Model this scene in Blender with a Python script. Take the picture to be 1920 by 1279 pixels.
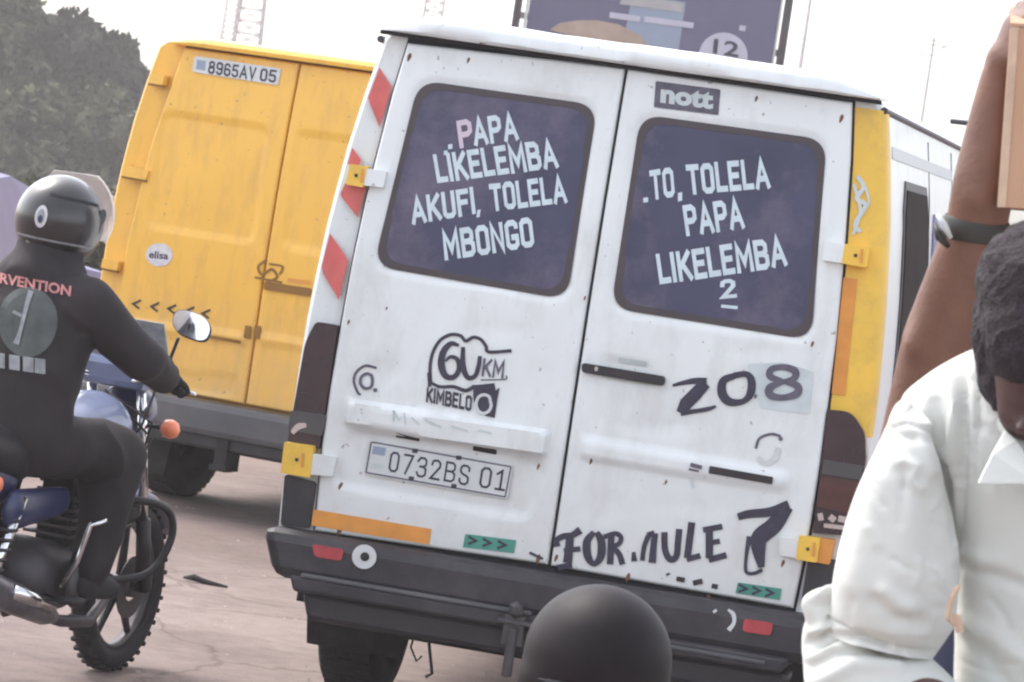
import bpy, bmesh, math, random
import numpy as np
from mathutils import Vector, Matrix
random.seed(7); rng = np.random.default_rng(7)
SC = bpy.context.scene
COL = SC.collection
for o in list(bpy.data.objects): bpy.data.objects.remove(o)

# ------------------------------------------------------------ camera
W, H = 1920.0, 1279.0
FPX, PITCH, ROLL, CAMH = 7100.0, -0.04234, 0.14727, 1.9
cam = bpy.data.cameras.new("camera"); camo = bpy.data.objects.new("camera", cam); COL.objects.link(camo)
cam.sensor_fit = 'HORIZONTAL'; cam.sensor_width = 36.0; cam.lens = FPX / W * 36.0
cam.dof.use_dof = True; cam.dof.focus_distance = 10.0; cam.dof.aperture_fstop = 22
cam.clip_start = 0.1; cam.clip_end = 3000
cp, sp = math.cos(PITCH), math.sin(PITCH)
FW = np.array([0, cp, sp]); _r = np.array([1.0, 0, 0]); _u = np.array([0, -sp, cp])
RT = _r * math.cos(ROLL) + _u * math.sin(ROLL); UP = -_r * math.sin(ROLL) + _u * math.cos(ROLL)
CAM = np.array([0, 0, CAMH])
camo.matrix_world = Matrix(((RT[0], UP[0], -FW[0], 0), (RT[1], UP[1], -FW[1], 0), (RT[2], UP[2], -FW[2], CAMH), (0, 0, 0, 1)))
SC.camera = camo

# ------------------------------------------------------------ world and sun
SUN_EL, SUN_AZ = math.radians(54), math.radians(-48)      # azimuth from +Y towards +X
world = bpy.data.worlds.new("World"); SC.world = world; world.use_nodes = True
nt = world.node_tree; bg = nt.nodes['Background']
sky = nt.nodes.new('ShaderNodeTexSky'); sky.sky_type = 'NISHITA'; sky.sun_disc = False
sky.sun_elevation = SUN_EL; sky.sun_rotation = SUN_AZ
sky.air_density = 1.0; sky.dust_density = 3.0; sky.ozone_density = 1.0
hs = nt.nodes.new('ShaderNodeHueSaturation'); hs.inputs['Saturation'].default_value = .38; nt.links.new(sky.outputs[0], hs.inputs['Color']); nt.links.new(hs.outputs[0], bg.inputs[0]); bg.inputs[1].default_value = 0.15
sun = bpy.data.lights.new("sun", 'SUN'); sun.energy = 0.55; sun.angle = math.radians(20); sun.color = (1, .95, .88)
suno = bpy.data.objects.new("sun", sun); COL.objects.link(suno)
sd = Vector((math.sin(SUN_AZ) * math.cos(SUN_EL), math.cos(SUN_AZ) * math.cos(SUN_EL), math.sin(SUN_EL)))
suno.rotation_euler = sd.to_track_quat('Z', 'Y').to_euler()
SC.view_settings.view_transform = 'Standard'; SC.view_settings.look = 'None'
SC.view_settings.gamma = 1; SC.view_settings.exposure = 1.6
try: SC.view_settings.use_curve_mapping = False
except Exception: pass
SC.render.engine = 'CYCLES'
SC.cycles.filter_width = 2.2
SC.cycles.use_denoising = True
SC.cycles.max_bounces = 8; SC.cycles.volume_bounces = 1

# ------------------------------------------------------------ projection helpers
def ray_dir(a, b):
    d = FW * FPX + RT * (a - W / 2) - UP * (b - H / 2)
    return d / d[1]
def at(a, b, D=None, z=None):
    """world point seen at photo pixel a,b, at distance D or at height z"""
    d = ray_dir(a, b); t = (z - CAMH) / d[2] if z is not None else D
    return CAM + d * t
class Pose:
    def __init__(s, x, y, yaw):
        s.o = np.array([x, y, 0.0]); s.yaw = yaw; c, q = math.cos(yaw), math.sin(yaw)
        s.R = np.array([[c, -q, 0], [q, c, 0], [0, 0, 1]])   # world -> local
    def ray(s, a, b):
        return s.R @ (CAM - s.o), s.R @ ray_dir(a, b)
    def hit(s, a, b, axis, val):
        O, D = s.ray(a, b); return O + D * ((val - O[axis]) / D[axis])
    def place(s, ob):
        ob.location = s.o; ob.rotation_euler = (0, 0, -s.yaw)

# ------------------------------------------------------------ materials
def lin(c):
    return tuple((x / 12.92 if x <= .04045 else ((x + .055) / 1.055) ** 2.4) for x in c)
def mat(name, col, rough=.6, metal=0, var=.12, scale=6, bump=.0, bscale=60, dirt=None, dirt_amt=.0, dscale=2.5, coat=0, spec=.5, alpha=1, trans=0, sheen=0, streak=None, road_dirt=False):
    m = bpy.data.materials.new(name); m.use_nodes = True; n = m.node_tree; L = n.links
    p = n.nodes['Principled BSDF']; p.inputs['Roughness'].default_value = rough; p.inputs['Metallic'].default_value = metal
    p.inputs['Specular IOR Level'].default_value = spec
    if coat: p.inputs['Coat Weight'].default_value = coat; p.inputs['Coat Roughness'].default_value = .15
    if trans: p.inputs['Transmission Weight'].default_value = trans
    if alpha < 1: p.inputs['Alpha'].default_value = alpha
    if sheen: p.inputs['Sheen Weight'].default_value = sheen
    tc = n.nodes.new('ShaderNodeTexCoord')
    nz = n.nodes.new('ShaderNodeTexNoise'); nz.inputs['Scale'].default_value = scale; nz.inputs['Detail'].default_value = 6
    L.new(tc.outputs['Object'], nz.inputs['Vector'])
    mr = n.nodes.new('ShaderNodeMapRange'); mr.inputs['To Min'].default_value = 1 - var; mr.inputs['To Max'].default_value = 1 + var
    mr.inputs['From Min'].default_value = .25; mr.inputs['From Max'].default_value = .75
    L.new(nz.outputs['Fac'], mr.inputs['Value'])
    hsv = n.nodes.new('ShaderNodeHueSaturation'); hsv.inputs['Color'].default_value = (*col, 1)
    L.new(mr.outputs[0], hsv.inputs['Value']); out = hsv.outputs[0]
    if dirt:
        d2 = n.nodes.new('ShaderNodeTexNoise'); d2.inputs['Scale'].default_value = dscale; d2.inputs['Detail'].default_value = 9; d2.inputs['Roughness'].default_value = .7
        if streak:
            mp = n.nodes.new('ShaderNodeMapping'); mp.inputs['Scale'].default_value = streak; L.new(tc.outputs['Object'], mp.inputs[0]); L.new(mp.outputs[0], d2.inputs['Vector'])
        else: L.new(tc.outputs['Object'], d2.inputs['Vector'])
        cr = n.nodes.new('ShaderNodeMapRange'); cr.inputs['From Min'].default_value = .48; cr.inputs['From Max'].default_value = .75; cr.inputs['To Max'].default_value = dirt_amt
        L.new(d2.outputs['Fac'], cr.inputs['Value'])
        mx = n.nodes.new('ShaderNodeMixRGB'); mx.inputs[2].default_value = (*dirt, 1)
        L.new(cr.outputs[0], mx.inputs[0]); L.new(out, mx.inputs[1]); out = mx.outputs[0]
    if road_dirt:
        sx = n.nodes.new('ShaderNodeSeparateXYZ'); L.new(tc.outputs['Object'], sx.inputs[0])
        gz = n.nodes.new('ShaderNodeMapRange'); gz.inputs['From Min'].default_value = 1.15; gz.inputs['From Max'].default_value = .60; gz.inputs['To Max'].default_value = .55; L.new(sx.outputs['Z'], gz.inputs['Value'])
        dn = n.nodes.new('ShaderNodeTexNoise'); dn.inputs['Scale'].default_value = 7; dn.inputs['Detail'].default_value = 8; L.new(tc.outputs['Object'], dn.inputs['Vector'])
        mm = n.nodes.new('ShaderNodeMath'); mm.operation = 'MULTIPLY'; mm.use_clamp = True; L.new(gz.outputs[0], mm.inputs[0]); L.new(dn.outputs['Fac'], mm.inputs[1])
        m5 = n.nodes.new('ShaderNodeMixRGB'); m5.inputs[2].default_value = (.34, .28, .24, 1); L.new(mm.outputs[0], m5.inputs[0]); L.new(out, m5.inputs[1]); out = m5.outputs[0]
        sp = n.nodes.new('ShaderNodeTexNoise'); sp.inputs['Scale'].default_value = 42; sp.inputs['Detail'].default_value = 2; L.new(tc.outputs['Object'], sp.inputs['Vector'])
        sr = n.nodes.new('ShaderNodeMapRange'); sr.inputs['From Min'].default_value = .70; sr.inputs['From Max'].default_value = .76; sr.inputs['To Max'].default_value = .6; L.new(sp.outputs['Fac'], sr.inputs['Value'])
        m6 = n.nodes.new('ShaderNodeMixRGB'); m6.inputs[2].default_value = (.16, .10, .07, 1); L.new(sr.outputs[0], m6.inputs[0]); L.new(out, m6.inputs[1]); out = m6.outputs[0]
    L.new(out, p.inputs['Base Color'])
    if bump:
        b2 = n.nodes.new('ShaderNodeTexNoise'); b2.inputs['Scale'].default_value = bscale; b2.inputs['Detail'].default_value = 4
        L.new(tc.outputs['Object'], b2.inputs['Vector'])
        bp = n.nodes.new('ShaderNodeBump'); bp.inputs['Strength'].default_value = 1; bp.inputs['Distance'].default_value = bump
        L.new(b2.outputs['Fac'], bp.inputs['Height']); L.new(bp.outputs[0], p.inputs['Normal'])
    return m
M = {}
M['white'] = mat('white_paint', (.77, .80, .80), .32, var=.045, scale=3, dirt=(.36, .33, .30), dirt_amt=.38, dscale=1.6, streak=(3, 3, 1.3), road_dirt=True, coat=.2, bump=.0022, bscale=4)
M['yellow'] = mat('yellow_paint', (.84, .47, .065), .42, var=.06, scale=2.5, dirt=(.50, .28, .08), dirt_amt=.55, dscale=2.5, streak=(4, 4, 1), road_dirt=True, coat=.2, bump=.0015, bscale=6)
M['yellow2'] = mat('yellow_pillar_paint', (.86, .53, .065), .42, var=.08, scale=6, dirt=(.45, .30, .10), dirt_amt=.5, dscale=9)
M['orange'] = mat('orange_tape', (.72, .29, .05), .5, var=.12, scale=14, dirt=(.45, .3, .15), dirt_amt=.4)
M['gap'] = mat('dark_rubber_gap', (.018, .017, .022), .8)
M['gapb'] = mat('brown_gap', (.25, .12, .02), .8)
M['film'] = mat('purple_window_film', (.056, .055, .108), .32, var=.25, scale=3.5, dirt=(.19, .15, .21), dirt_amt=1.0, dscale=2.3, spec=.35)
M['seal'] = mat('window_seal', (.058, .045, .052), .5, var=.15)
M['letter'] = mat('pale_blue_lettering', (.60, .70, .76), .5, var=.1, scale=25)
M['pink'] = mat('pink_lettering', (.62, .53, .62), .5)
M['ink'] = mat('dark_violet_ink', (.035, .030, .055), .6, var=.35, scale=30)
M['inkg'] = mat('faded_grey_ink', (.11, .10, .14), .6, var=.3, scale=30)
M['black'] = mat('black_plastic', (.018, .015, .019), .5, var=.25, scale=9, bump=.001, dirt=(.06, .05, .05), dirt_amt=.4)
M['bumper'] = mat('weathered_bumper_plastic', (.026, .023, .028), .55, var=.2, scale=6, bump=.002, bscale=25, dirt=(.085, .075, .075), dirt_amt=.5, dscale=6)
M['gbump'] = mat('grey_bumper', (.075, .075, .083), .6, var=.15, dirt=(.2, .18, .17), dirt_amt=.4)
M['under'] = mat('dusty_underbody', (.022, .02, .02), .9, var=.3, scale=12)
M['tyre'] = mat('tyre_rubber', (.018, .015, .018), .85, var=.25, bump=.003, bscale=50, dirt=(.07, .06, .055), dirt_amt=.4, dscale=9)
M['lens'] = mat('dark_tail_lens', (.032, .014, .020), .25, var=.25, scale=10, coat=.5)
M['lensr'] = mat('red_brown_lens', (.07, .02, .018), .25, var=.3, scale=20, coat=.5)
M['lensg'] = mat('grey_lens', (.075, .07, .07), .3, var=.2)
M['red'] = mat('red_reflector', (.42, .05, .06), .4, var=.2, scale=25)
M['redtape'] = mat('faded_red_stripe', (.62, .12, .11), .5, var=.15, scale=15, dirt=(.5, .3, .28), dirt_amt=.5)
M['chrome'] = mat('chrome', (.75, .75, .76), .12, 1, var=.05)
M['steel'] = mat('dull_steel', (.075, .068, .075), .5, .5, var=.25, scale=18, dirt=(.10, .08, .07), dirt_amt=.6, dscale=12)
M['plate'] = mat('plate_white', (.60, .62, .62), .45, var=.08, scale=20)
M['green'] = mat('green_sticker', (.06, .26, .20), .5, var=.15)
M['greyst'] = mat('worn_grey_sticker', (.56, .62, .63), .55, var=.14, scale=12)
M['glass'] = mat('dark_glass', (.025, .014, .014), .7, var=.3, spec=.05)
M['lilacg'] = mat('pale_lilac_glass', (.22, .21, .33), .5, var=.2, spec=.2)
M['skin'] = mat('brown_skin', (.175, .082, .055), .45, var=.24, scale=11, bump=.0012, bscale=90, spec=.4)
M['skin2'] = mat('dark_brown_skin', (.085, .043, .040), .5, var=.16, scale=22, bump=.0012, bscale=90, spec=.4)
M['hair'] = mat('short_black_hair', (.032, .023, .028), .95, var=.45, scale=70, bump=.006, bscale=160)
M['shirt'] = mat('white_cotton', (.655, .66, .62), .85, var=.03, scale=5, bump=.0012, bscale=35, sheen=.2)
M['jacket'] = mat('black_jacket', (.018, .012, .015), .8, var=.3, scale=9, bump=.004, bscale=14)
M['trouser'] = mat('dark_trousers', (.018, .015, .019), .85, var=.3, scale=9, bump=.003, bscale=18)
M['denim'] = mat('dark_blue_cloth', (.03, .032, .07), .85, var=.3)
M['helmet'] = mat('black_helmet_shell', (.016, .012, .014), .28, var=.25, scale=8, coat=.6)
M['helmet2'] = mat('matt_dark_helmet', (.011, .007, .009), .55, var=.4, scale=7, spec=.2, dirt=(.04, .028, .03), dirt_amt=.4)
M['visor'] = mat('clear_visor', (.95, .87, .83), .2, var=.1, alpha=.5, coat=1)
M['box'] = mat('brown_cardboard', (.54, .32, .205), .85, var=.08, scale=10, dirt=(.33, .21, .15), dirt_amt=.3, bump=.001, bscale=30)
M['boxe'] = mat('cardboard_cut_edge', (.62, .44, .32), .9, var=.15, scale=40)
M['tank'] = mat('blue_white_tank', (.17, .20, .32), .25, var=.3, coat=.6)
M['bluep'] = mat('dark_blue_plastic', (.03, .035, .10), .35, coat=.3)
M['amber'] = mat('amber_lens', (.85, .22, .10), .3, coat=.5)
M['leaf'] = mat('dusty_dark_leaves', (.070, .062, .050), .8, var=.5, scale=1.6, spec=.15)
M['leaf2'] = mat('olive_leaves', (.10, .10, .060), .8, var=.5, scale=1.6, spec=.15)
M['bark'] = mat('bark', (.07, .055, .045), .95, var=.3, bump=.01, bscale=12)
M['galv'] = mat('weathered_galvanised', (.46, .41, .41), .6, .3, var=.2)
M['bbblue'] = mat('billboard_blue_violet', (.125, .115, .195), .6, var=.06, scale=2)
M['bblight'] = mat('billboard_pale_blue', (.27, .32, .42), .6, var=.05)
M['bborange'] = mat('billboard_orange', (.40, .30, .24), .6, var=.2, scale=3)
M['bbpale'] = mat('billboard_pale_print', (.50, .48, .58), .6, var=.1)
M['bbgrey'] = mat('billboard_grey_print', (.38, .37, .38), .6, var=.15)
M['lilac'] = mat('lilac_car_paint', (.20, .185, .33), .5, var=.1, spec=.25)
M['elbowshade'] = mat('dark_elbow_shade', (.030, .026, .021), .5)  # dark colour standing in for shaded skin at the elbow
M['concrete'] = mat('concrete', (.36, .33, .30), .9, var=.15, bump=.003, bscale=25)
M['pinkprint'] = mat('faded_pink_print', (.50, .20, .19), .6, var=.3, scale=40)
M['greyprint'] = mat('faded_grey_print', (.26, .27, .28), .6, var=.35, scale=25)
M['whiteprint'] = mat('white_print', (.62, .60, .62), .6, var=.15, scale=30)
M['greenprint'] = mat('dark_green_grey_print', (.075, .085, .082), .6, var=.35, scale=14)

# ------------------------------------------------------------ object helpers
def tag(o, label=None, cat=None, group=None, kind=None):
    if label: o['label'] = label
    if cat: o['category'] = cat
    if group: o['group'] = group
    if kind: o['kind'] = kind
    return o
def empty(name, label, cat, group=None, loc=(0, 0, 0)):
    o = bpy.data.objects.new(name, None); COL.objects.link(o); o.location = loc
    o.empty_display_size = .1
    return tag(o, label, cat, group)
def link(name, me, material, parent=None, smooth=False, label=None):
    o = bpy.data.objects.new(name, me); COL.objects.link(o)
    for mm in (material if isinstance(material, (list, tuple)) else [material]): me.materials.append(mm)
    if parent: o.parent = parent
    if smooth:
        me.polygons.foreach_set('use_smooth', [True] * len(me.polygons))
    if label: o['label'] = label
    return o
def mesh(name, V, F, material, parent=None, smooth=False, label=None, fix=True):
    me = bpy.data.meshes.new(name); me.from_pydata([tuple(map(float, v)) for v in V], [], F)
    if fix:
        bm = bmesh.new(); bm.from_mesh(me); bmesh.ops.remove_doubles(bm, verts=bm.verts, dist=1e-6)
        bmesh.ops.recalc_face_normals(bm, faces=bm.faces); bm.to_mesh(me); bm.free()
    me.update()
    return link(name, me, material, parent, smooth, label)
class MB:
    def __init__(s): s.V = []; s.F = []
    def add(s, V, F):
        k = len(s.V); s.V += [tuple(map(float, v)) for v in V]; s.F += [tuple(i + k for i in f) for f in F]
    def box(s, a, b, T=None):
        x0, y0, z0 = a; x1, y1, z1 = b
        V = [(x, y, z) for x in (x0, x1) for y in (y0, y1) for z in (z0, z1)]
        if T is not None: V = [T(v) for v in V]
        s.add(V, [(0, 1, 3, 2), (4, 6, 7, 5), (0, 4, 5, 1), (2, 3, 7, 6), (0, 2, 6, 4), (1, 5, 7, 3)])
    def hexa(s, P):   # 4 back + 4 front corner points
        s.add(P, [(0, 1, 2, 3), (7, 6, 5, 4), (0, 4, 5, 1), (1, 5, 6, 2), (2, 6, 7, 3), (3, 7, 4, 0)])
    def tube(s, pts, r, n=8, cap=True):
        pts = [np.array(p, float) for p in pts]; rs = r if isinstance(r, (list, tuple)) else [r] * len(pts)
        V = []; F = []; prev = None
        for i, p in enumerate(pts):
            t = pts[min(i + 1, len(pts) - 1)] - pts[max(i - 1, 0)]; t = t / (np.linalg.norm(t) + 1e-9)
            if prev is None:
                a = np.cross(t, [0, 0, 1.0])
                if np.linalg.norm(a) < .1: a = np.cross(t, [1.0, 0, 0])
            else: a = prev - t * (prev @ t)
            a = a / (np.linalg.norm(a) + 1e-9); prev = a; b = np.cross(t, a)
            for k in range(n):
                th = 2 * math.pi * k / n; V.append(p + rs[i] * (a * math.cos(th) + b * math.sin(th)))
        for i in range(len(pts) - 1):
            for k in range(n):
                F.append((i * n + k, i * n + (k + 1) % n, (i + 1) * n + (k + 1) % n, (i + 1) * n + k))
        if cap: F.append(tuple(range(n))[::-1]); F.append(tuple((len(pts) - 1) * n + k for k in range(n)))
        s.add(V, F)
    def lathe(s, prof, n=32, axis='y', c=(0, 0, 0), closed=False):
        """prof: list of (radius, offset along axis)"""
        V = []; F = []; m = len(prof)
        for k in range(n):
            th = 2 * math.pi * k / n; q, w = math.cos(th), math.sin(th)
            for (r, h) in prof:
                v = {'y': (r * q, h, r * w), 'x': (h, r * q, r * w), 'z': (r * q, r * w, h)}[axis]
                V.append(np.array(v) + np.array(c))
        for k in range(n):
            for j in range(m if closed else m - 1):
                a, b = k * m + j, k * m + (j + 1) % m; c2, d = ((k + 1) % n) * m + (j + 1) % m, ((k + 1) % n) * m + j
                F.append((a, b, c2, d))
        s.add(V, F)
    def obj(s, name, material, parent=None, smooth=False, label=None, bevel=0):
        o = mesh(name, s.V, s.F, material, parent, smooth, label)
        if bevel:
            b = o.modifiers.new('b', 'BEVEL'); b.width = bevel; b.segments = 2; b.limit_method = 'ANGLE'
        return o
def rpoly(P, r, n=7):
    """polygon with rounded corners, P list of 2d points, r radius or list"""
    P = [np.array(p, float) for p in P]; out = []; N = len(P)
    for i in range(N):
        a, b, c = P[i - 1], P[i], P[(i + 1) % N]; rr = r[i] if isinstance(r, (list, tuple)) else r
        u = (a - b) / np.linalg.norm(a - b); v = (c - b) / np.linalg.norm(c - b)
        p0, p2 = b + u * rr, b + v * rr
        for k in range(n + 1):
            t = k / n; out.append((1 - t) ** 2 * p0 + 2 * t * (1 - t) * b + t * t * p2)
    return out
def sdf_poly(X, Z, P):
    P = np.array([[p[0], p[1]] for p in P]); d = np.full(X.shape, 1e9); inside = np.zeros(X.shape, bool)
    for i in range(len(P)):
        a, b = P[i - 1], P[i]; e = b - a; wx, wz = X - a[0], Z - a[1]
        t = np.clip((wx * e[0] + wz * e[1]) / max(e @ e, 1e-12), 0, 1)
        d = np.minimum(d, (wx - t * e[0]) ** 2 + (wz - t * e[1]) ** 2)
        c = ((a[1] > Z) != (b[1] > Z)) & (X < (b[0] - a[0]) * (Z - a[1]) / (b[1] - a[1] + 1e-12) + a[0]); inside ^= c
    d = np.sqrt(d); return np.where(inside, -d, d)
def sm(t): t = np.clip(t, 0, 1); return t * t * (3 - 2 * t)

class Surf:
    """rear face of a van: local y = base(z) - relief(x,z); maps photo pixels to points on it"""
    def __init__(s, pose): s.pose = pose; s.feats = []
    def base(s, z): return .05 * np.maximum(0, np.asarray(z) - 1.2) ** 2
    def flat(s, a, b):
        y = 0.
        for _ in range(4):
            p = s.pose.hit(a, b, 1, y); y = float(s.base(p[2]))
        return p
    def relief(s, x, z):
        x = np.atleast_1d(np.asarray(x, float)); z = np.atleast_1d(np.asarray(z, float)); h = np.zeros(x.shape)
        for (P, amp, w) in s.feats:
            sd = sdf_poly(x, z, P); h += amp * sm(-sd / w + .5)
        return h
    def feat(s, px, amp, w=.012, r=0):
        P = rpoly(px, r) if r else px
        s.feats.append(([s.flat(*p)[[0, 2]] for p in P], amp, w))
    def pt(s, a, b, off=0):
        p = s.flat(a, b); h = float(s.relief(p[0], p[2])[0]); return np.array([p[0], p[1] - h - off, p[2]])
    def loc(s, x, z, off=0):
        return np.array([x, float(s.base(z)) - float(s.relief(x, z)[0]) - off, z])

def decal(name, px, surf, material, parent, off=.003, thick=.002, r=0, label=None, hole=None, rn=6):
    P = rpoly(px, r, rn) if r else px
    V = [surf(a, b, off) for a, b in P]; n = len(V)
    c = np.mean(V, 0)
    Vb = [surf(a, b, off - thick) for a, b in P]
    if hole:
        V2 = [surf(a, b, off) for a, b in hole]
        F = [(i, (i + 1) % n, n + (i + 1) % n, n + i) for i in range(n)]
        F += [(i, 2 * n + i, 2 * n + (i + 1) % n, (i + 1) % n) for i in range(n)]
        return mesh(name, V + V2 + Vb, F, material, parent, label=label, fix=False)
    # centre fan handles any convex-ish outline; n-gon otherwise
    F = [tuple(range(n))] + [(i, n + i, n + (i + 1) % n, (i + 1) % n) for i in range(n)]
    return mesh(name, V + Vb, F, material, parent, label=label)
def catmull(P, k=6):
    P = [np.array(p, float) for p in P]
    if len(P) < 3: return P
    Q = [2 * P[0] - P[1]] + P + [2 * P[-1] - P[-2]]; out = []
    for i in range(1, len(Q) - 2):
        for j in range(k):
            t = j / k; a, b, c, d = Q[i - 1:i + 3]
            out.append(.5 * ((2 * b) + (-a + c) * t + (2 * a - 5 * b + 4 * c - d) * t * t + (-a + 3 * b - 3 * c + d) * t ** 3))
    return out + [P[-1]]
def strokes(name, L, surf, material, parent, off=.003, cr=None, label=None):
    """L: list of (points (x,y[,w]), width, smooth?) in photo pixels -> one mesh of ribbons"""
    V = []; F = []; k = 0
    for li, st in enumerate(L):
        pts, w = st[0], st[1]; smooth = st[2] if len(st) > 2 else True
        P = [(p[0], p[1], p[2] if len(p) > 2 else w) for p in pts]
        if cr: P = [(cr[1] + p[0] / cr[0], cr[2] + p[1] / cr[0], p[2] / cr[0]) for p in P]
        Q = catmull(P) if smooth else [np.array(p, float) for p in P]
        n = len(Q); base = len(V)
        for i, q in enumerate(Q):
            t = (Q[min(i + 1, n - 1)] - Q[max(i - 1, 0)])[:2]; t = t / (np.linalg.norm(t) + 1e-9); nn = np.array([-t[1], t[0]]) * q[2] / 2
            o2 = off + li * .00025 + .00002 * i
            V.append(surf(q[0] + nn[0], q[1] + nn[1], o2)); V.append(surf(q[0] - nn[0], q[1] - nn[1], o2))
        for i in range(n - 1): F.append((base + 2 * i, base + 2 * i + 1, base + 2 * i + 3, base + 2 * i + 2))
    return mesh(name, V, F, material, parent, label=label, fix=False)
_glyph = {}
def text_mesh(txt, bold):
    if (txt, bold) in _glyph: return _glyph[(txt, bold)]
    cu = bpy.data.curves.new('t', 'FONT'); cu.body = txt; cu.offset = bold; cu.resolution_u = 3
    o = bpy.data.objects.new('t', cu); COL.objects.link(o); bpy.context.view_layer.update()
    dg = bpy.context.evaluated_depsgraph_get(); me = o.evaluated_get(dg).to_mesh()
    V = np.array([v.co[:2] for v in me.vertices]); F = [tuple(p.vertices) for p in me.polygons]
    o.evaluated_get(dg).to_mesh_clear(); bpy.data.objects.remove(o); bpy.data.curves.remove(cu)
    V = V - V.min(0); V = V / V.max(0)
    _glyph[(txt, bold)] = (V, F); return V, F
def lettering(txt, p0, p1, up, surf, material, parent, bold=.03, off=.003, name='lettering', label=None):
    V, F = text_mesh(txt, bold); p0, p1, up = map(lambda a: np.array(a, float), (p0, p1, up))
    Q = [surf(*(p0 + (p1 - p0) * v[0] + up * v[1]), off) for v in V]
    return mesh(name, Q, F, material, parent, label=label, fix=False)

G = {'A': ([[(0, 0), (.30, 1), (.60, 0)], [(.12, .30), (.48, .30)]], .60), 'B': ([[(0, 0), (0, 1), (.38, 1), (.50, .88), (.50, .66), (.38, .53), (.04, .53)], [(.38, .53), (.53, .40), (.53, .12), (.40, 0), (.0, 0)]], .53),
 'C': ([[(.5, .75), (.5, .9), (.38, 1), (.14, 1), (0, .88), (0, .12), (.14, 0), (.38, 0), (.5, .12), (.5, .25)]], .5), 'E': ([[(.45, 1), (0, 1), (0, 0), (.45, 0)], [(0, .52), (.38, .52)]], .45), 'F': ([[(.45, 1), (0, 1), (0, 0)], [(0, .52), (.38, .52)]], .45),
 'G': ([[(.5, .86), (.5, .9), (.38, 1), (.14, 1), (0, .88), (0, .12), (.14, 0), (.38, 0), (.5, .12), (.5, .40), (.30, .40)]], .5), 'I': ([[(0, 0), (0, 1)]], .02), 'K': ([[(0, 0), (0, 1)], [(.5, 1), (.06, .45)], [(.16, .58), (.52, 0)]], .52),
 'L': ([[(0, 1), (0, 0), (.42, 0)]], .42), 'M': ([[(0, 0), (.02, 1), (.34, .28), (.66, 1), (.68, 0)]], .68), 'N': ([[(0, 0), (0, 1), (.50, 0), (.50, 1)]], .5), 'O': ([[(.25, 1), (.12, 1), (0, .88), (0, .12), (.12, 0), (.38, 0), (.5, .12), (.5, .88), (.38, 1), (.23, 1)]], .5),
 'P': ([[(0, 0), (0, 1), (.36, 1), (.50, .88), (.50, .58), (.36, .46), (0, .46)]], .5), 'S': ([[(.48, .76), (.48, .9), (.36, 1), (.12, 1), (0, .88), (0, .66), (.12, .54), (.36, .46), (.48, .36), (.48, .12), (.36, 0), (.12, 0), (0, .12), (0, .24)]], .48),
 'T': ([[(0, 1), (.5, 1)], [(.25, 1), (.25, 0)]], .5), 'U': ([[(0, 1), (0, .12), (.12, 0), (.38, 0), (.5, .12), (.5, 1)]], .5), 'V': ([[(0, 1), (.26, 0), (.52, 1)]], .52),
 '0': ([[(.25, 1), (.12, 1), (0, .85), (0, .15), (.12, 0), (.34, 0), (.46, .15), (.46, .85), (.34, 1), (.22, 1)]], .46), '1': ([[(.0, .8), (.22, 1), (.22, 0)], [(0, 0), (.42, 0)]], .42), '2': ([[(0, .76), (.02, .92), (.14, 1), (.34, 1), (.47, .88), (.47, .66), (0, 0), (.5, 0)]], .5),
 '3': ([[(0, .80), (.12, 1), (.36, 1), (.48, .88), (.48, .64), (.34, .53), (.16, .53)], [(.34, .53), (.5, .42), (.5, .12), (.36, 0), (.12, 0), (0, .18)]], .5), '5': ([[(.46, 1), (.04, 1), (0, .55), (.32, .58), (.46, .46), (.46, .12), (.34, 0), (.12, 0), (0, .14)]], .46),
 '6': ([[(.44, .84), (.34, 1), (.12, 1), (0, .86), (0, .12), (.12, 0), (.36, 0), (.47, .12), (.47, .42), (.36, .54), (.12, .54), (0, .44)]], .47), '7': ([[(0, 1), (.48, 1), (.16, 0)]], .48), '8': ([[(.24, .53), (.06, .62), (.03, .88), (.13, 1), (.35, 1), (.45, .88), (.42, .62), (.24, .53), (.0, .42), (0, .12), (.12, 0), (.36, 0), (.48, .12), (.48, .42), (.24, .53)]], .48),
 '9': ([[(.03, .14), (.13, 0), (.35, 0), (.47, .14), (.47, .88), (.35, 1), (.11, 1), (0, .88), (0, .58), (.11, .46), (.35, .46), (.47, .56)]], .47)}
def _miter(P, w):
    P = [np.array(p, float) for p in P]; n = len(P); out = []
    for i in range(n):
        a = P[i] - P[i - 1] if i else P[1] - P[0]; b = P[i + 1] - P[i] if i < n - 1 else a
        a = a / np.linalg.norm(a); b = b / np.linalg.norm(b); t = a + b
        if np.linalg.norm(t) < .2: t = b
        t = t / np.linalg.norm(t); m = np.array([-t[1], t[0]]); c = max(.45, abs(m @ np.array([-a[1], a[0]])))
        e = t * w * .5 * (-1 if i == 0 else 1 if i == n - 1 else 0)
        out.append((P[i] + m * w / 2 / c + e, P[i] - m * w / 2 / c + e))
    return out
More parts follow.
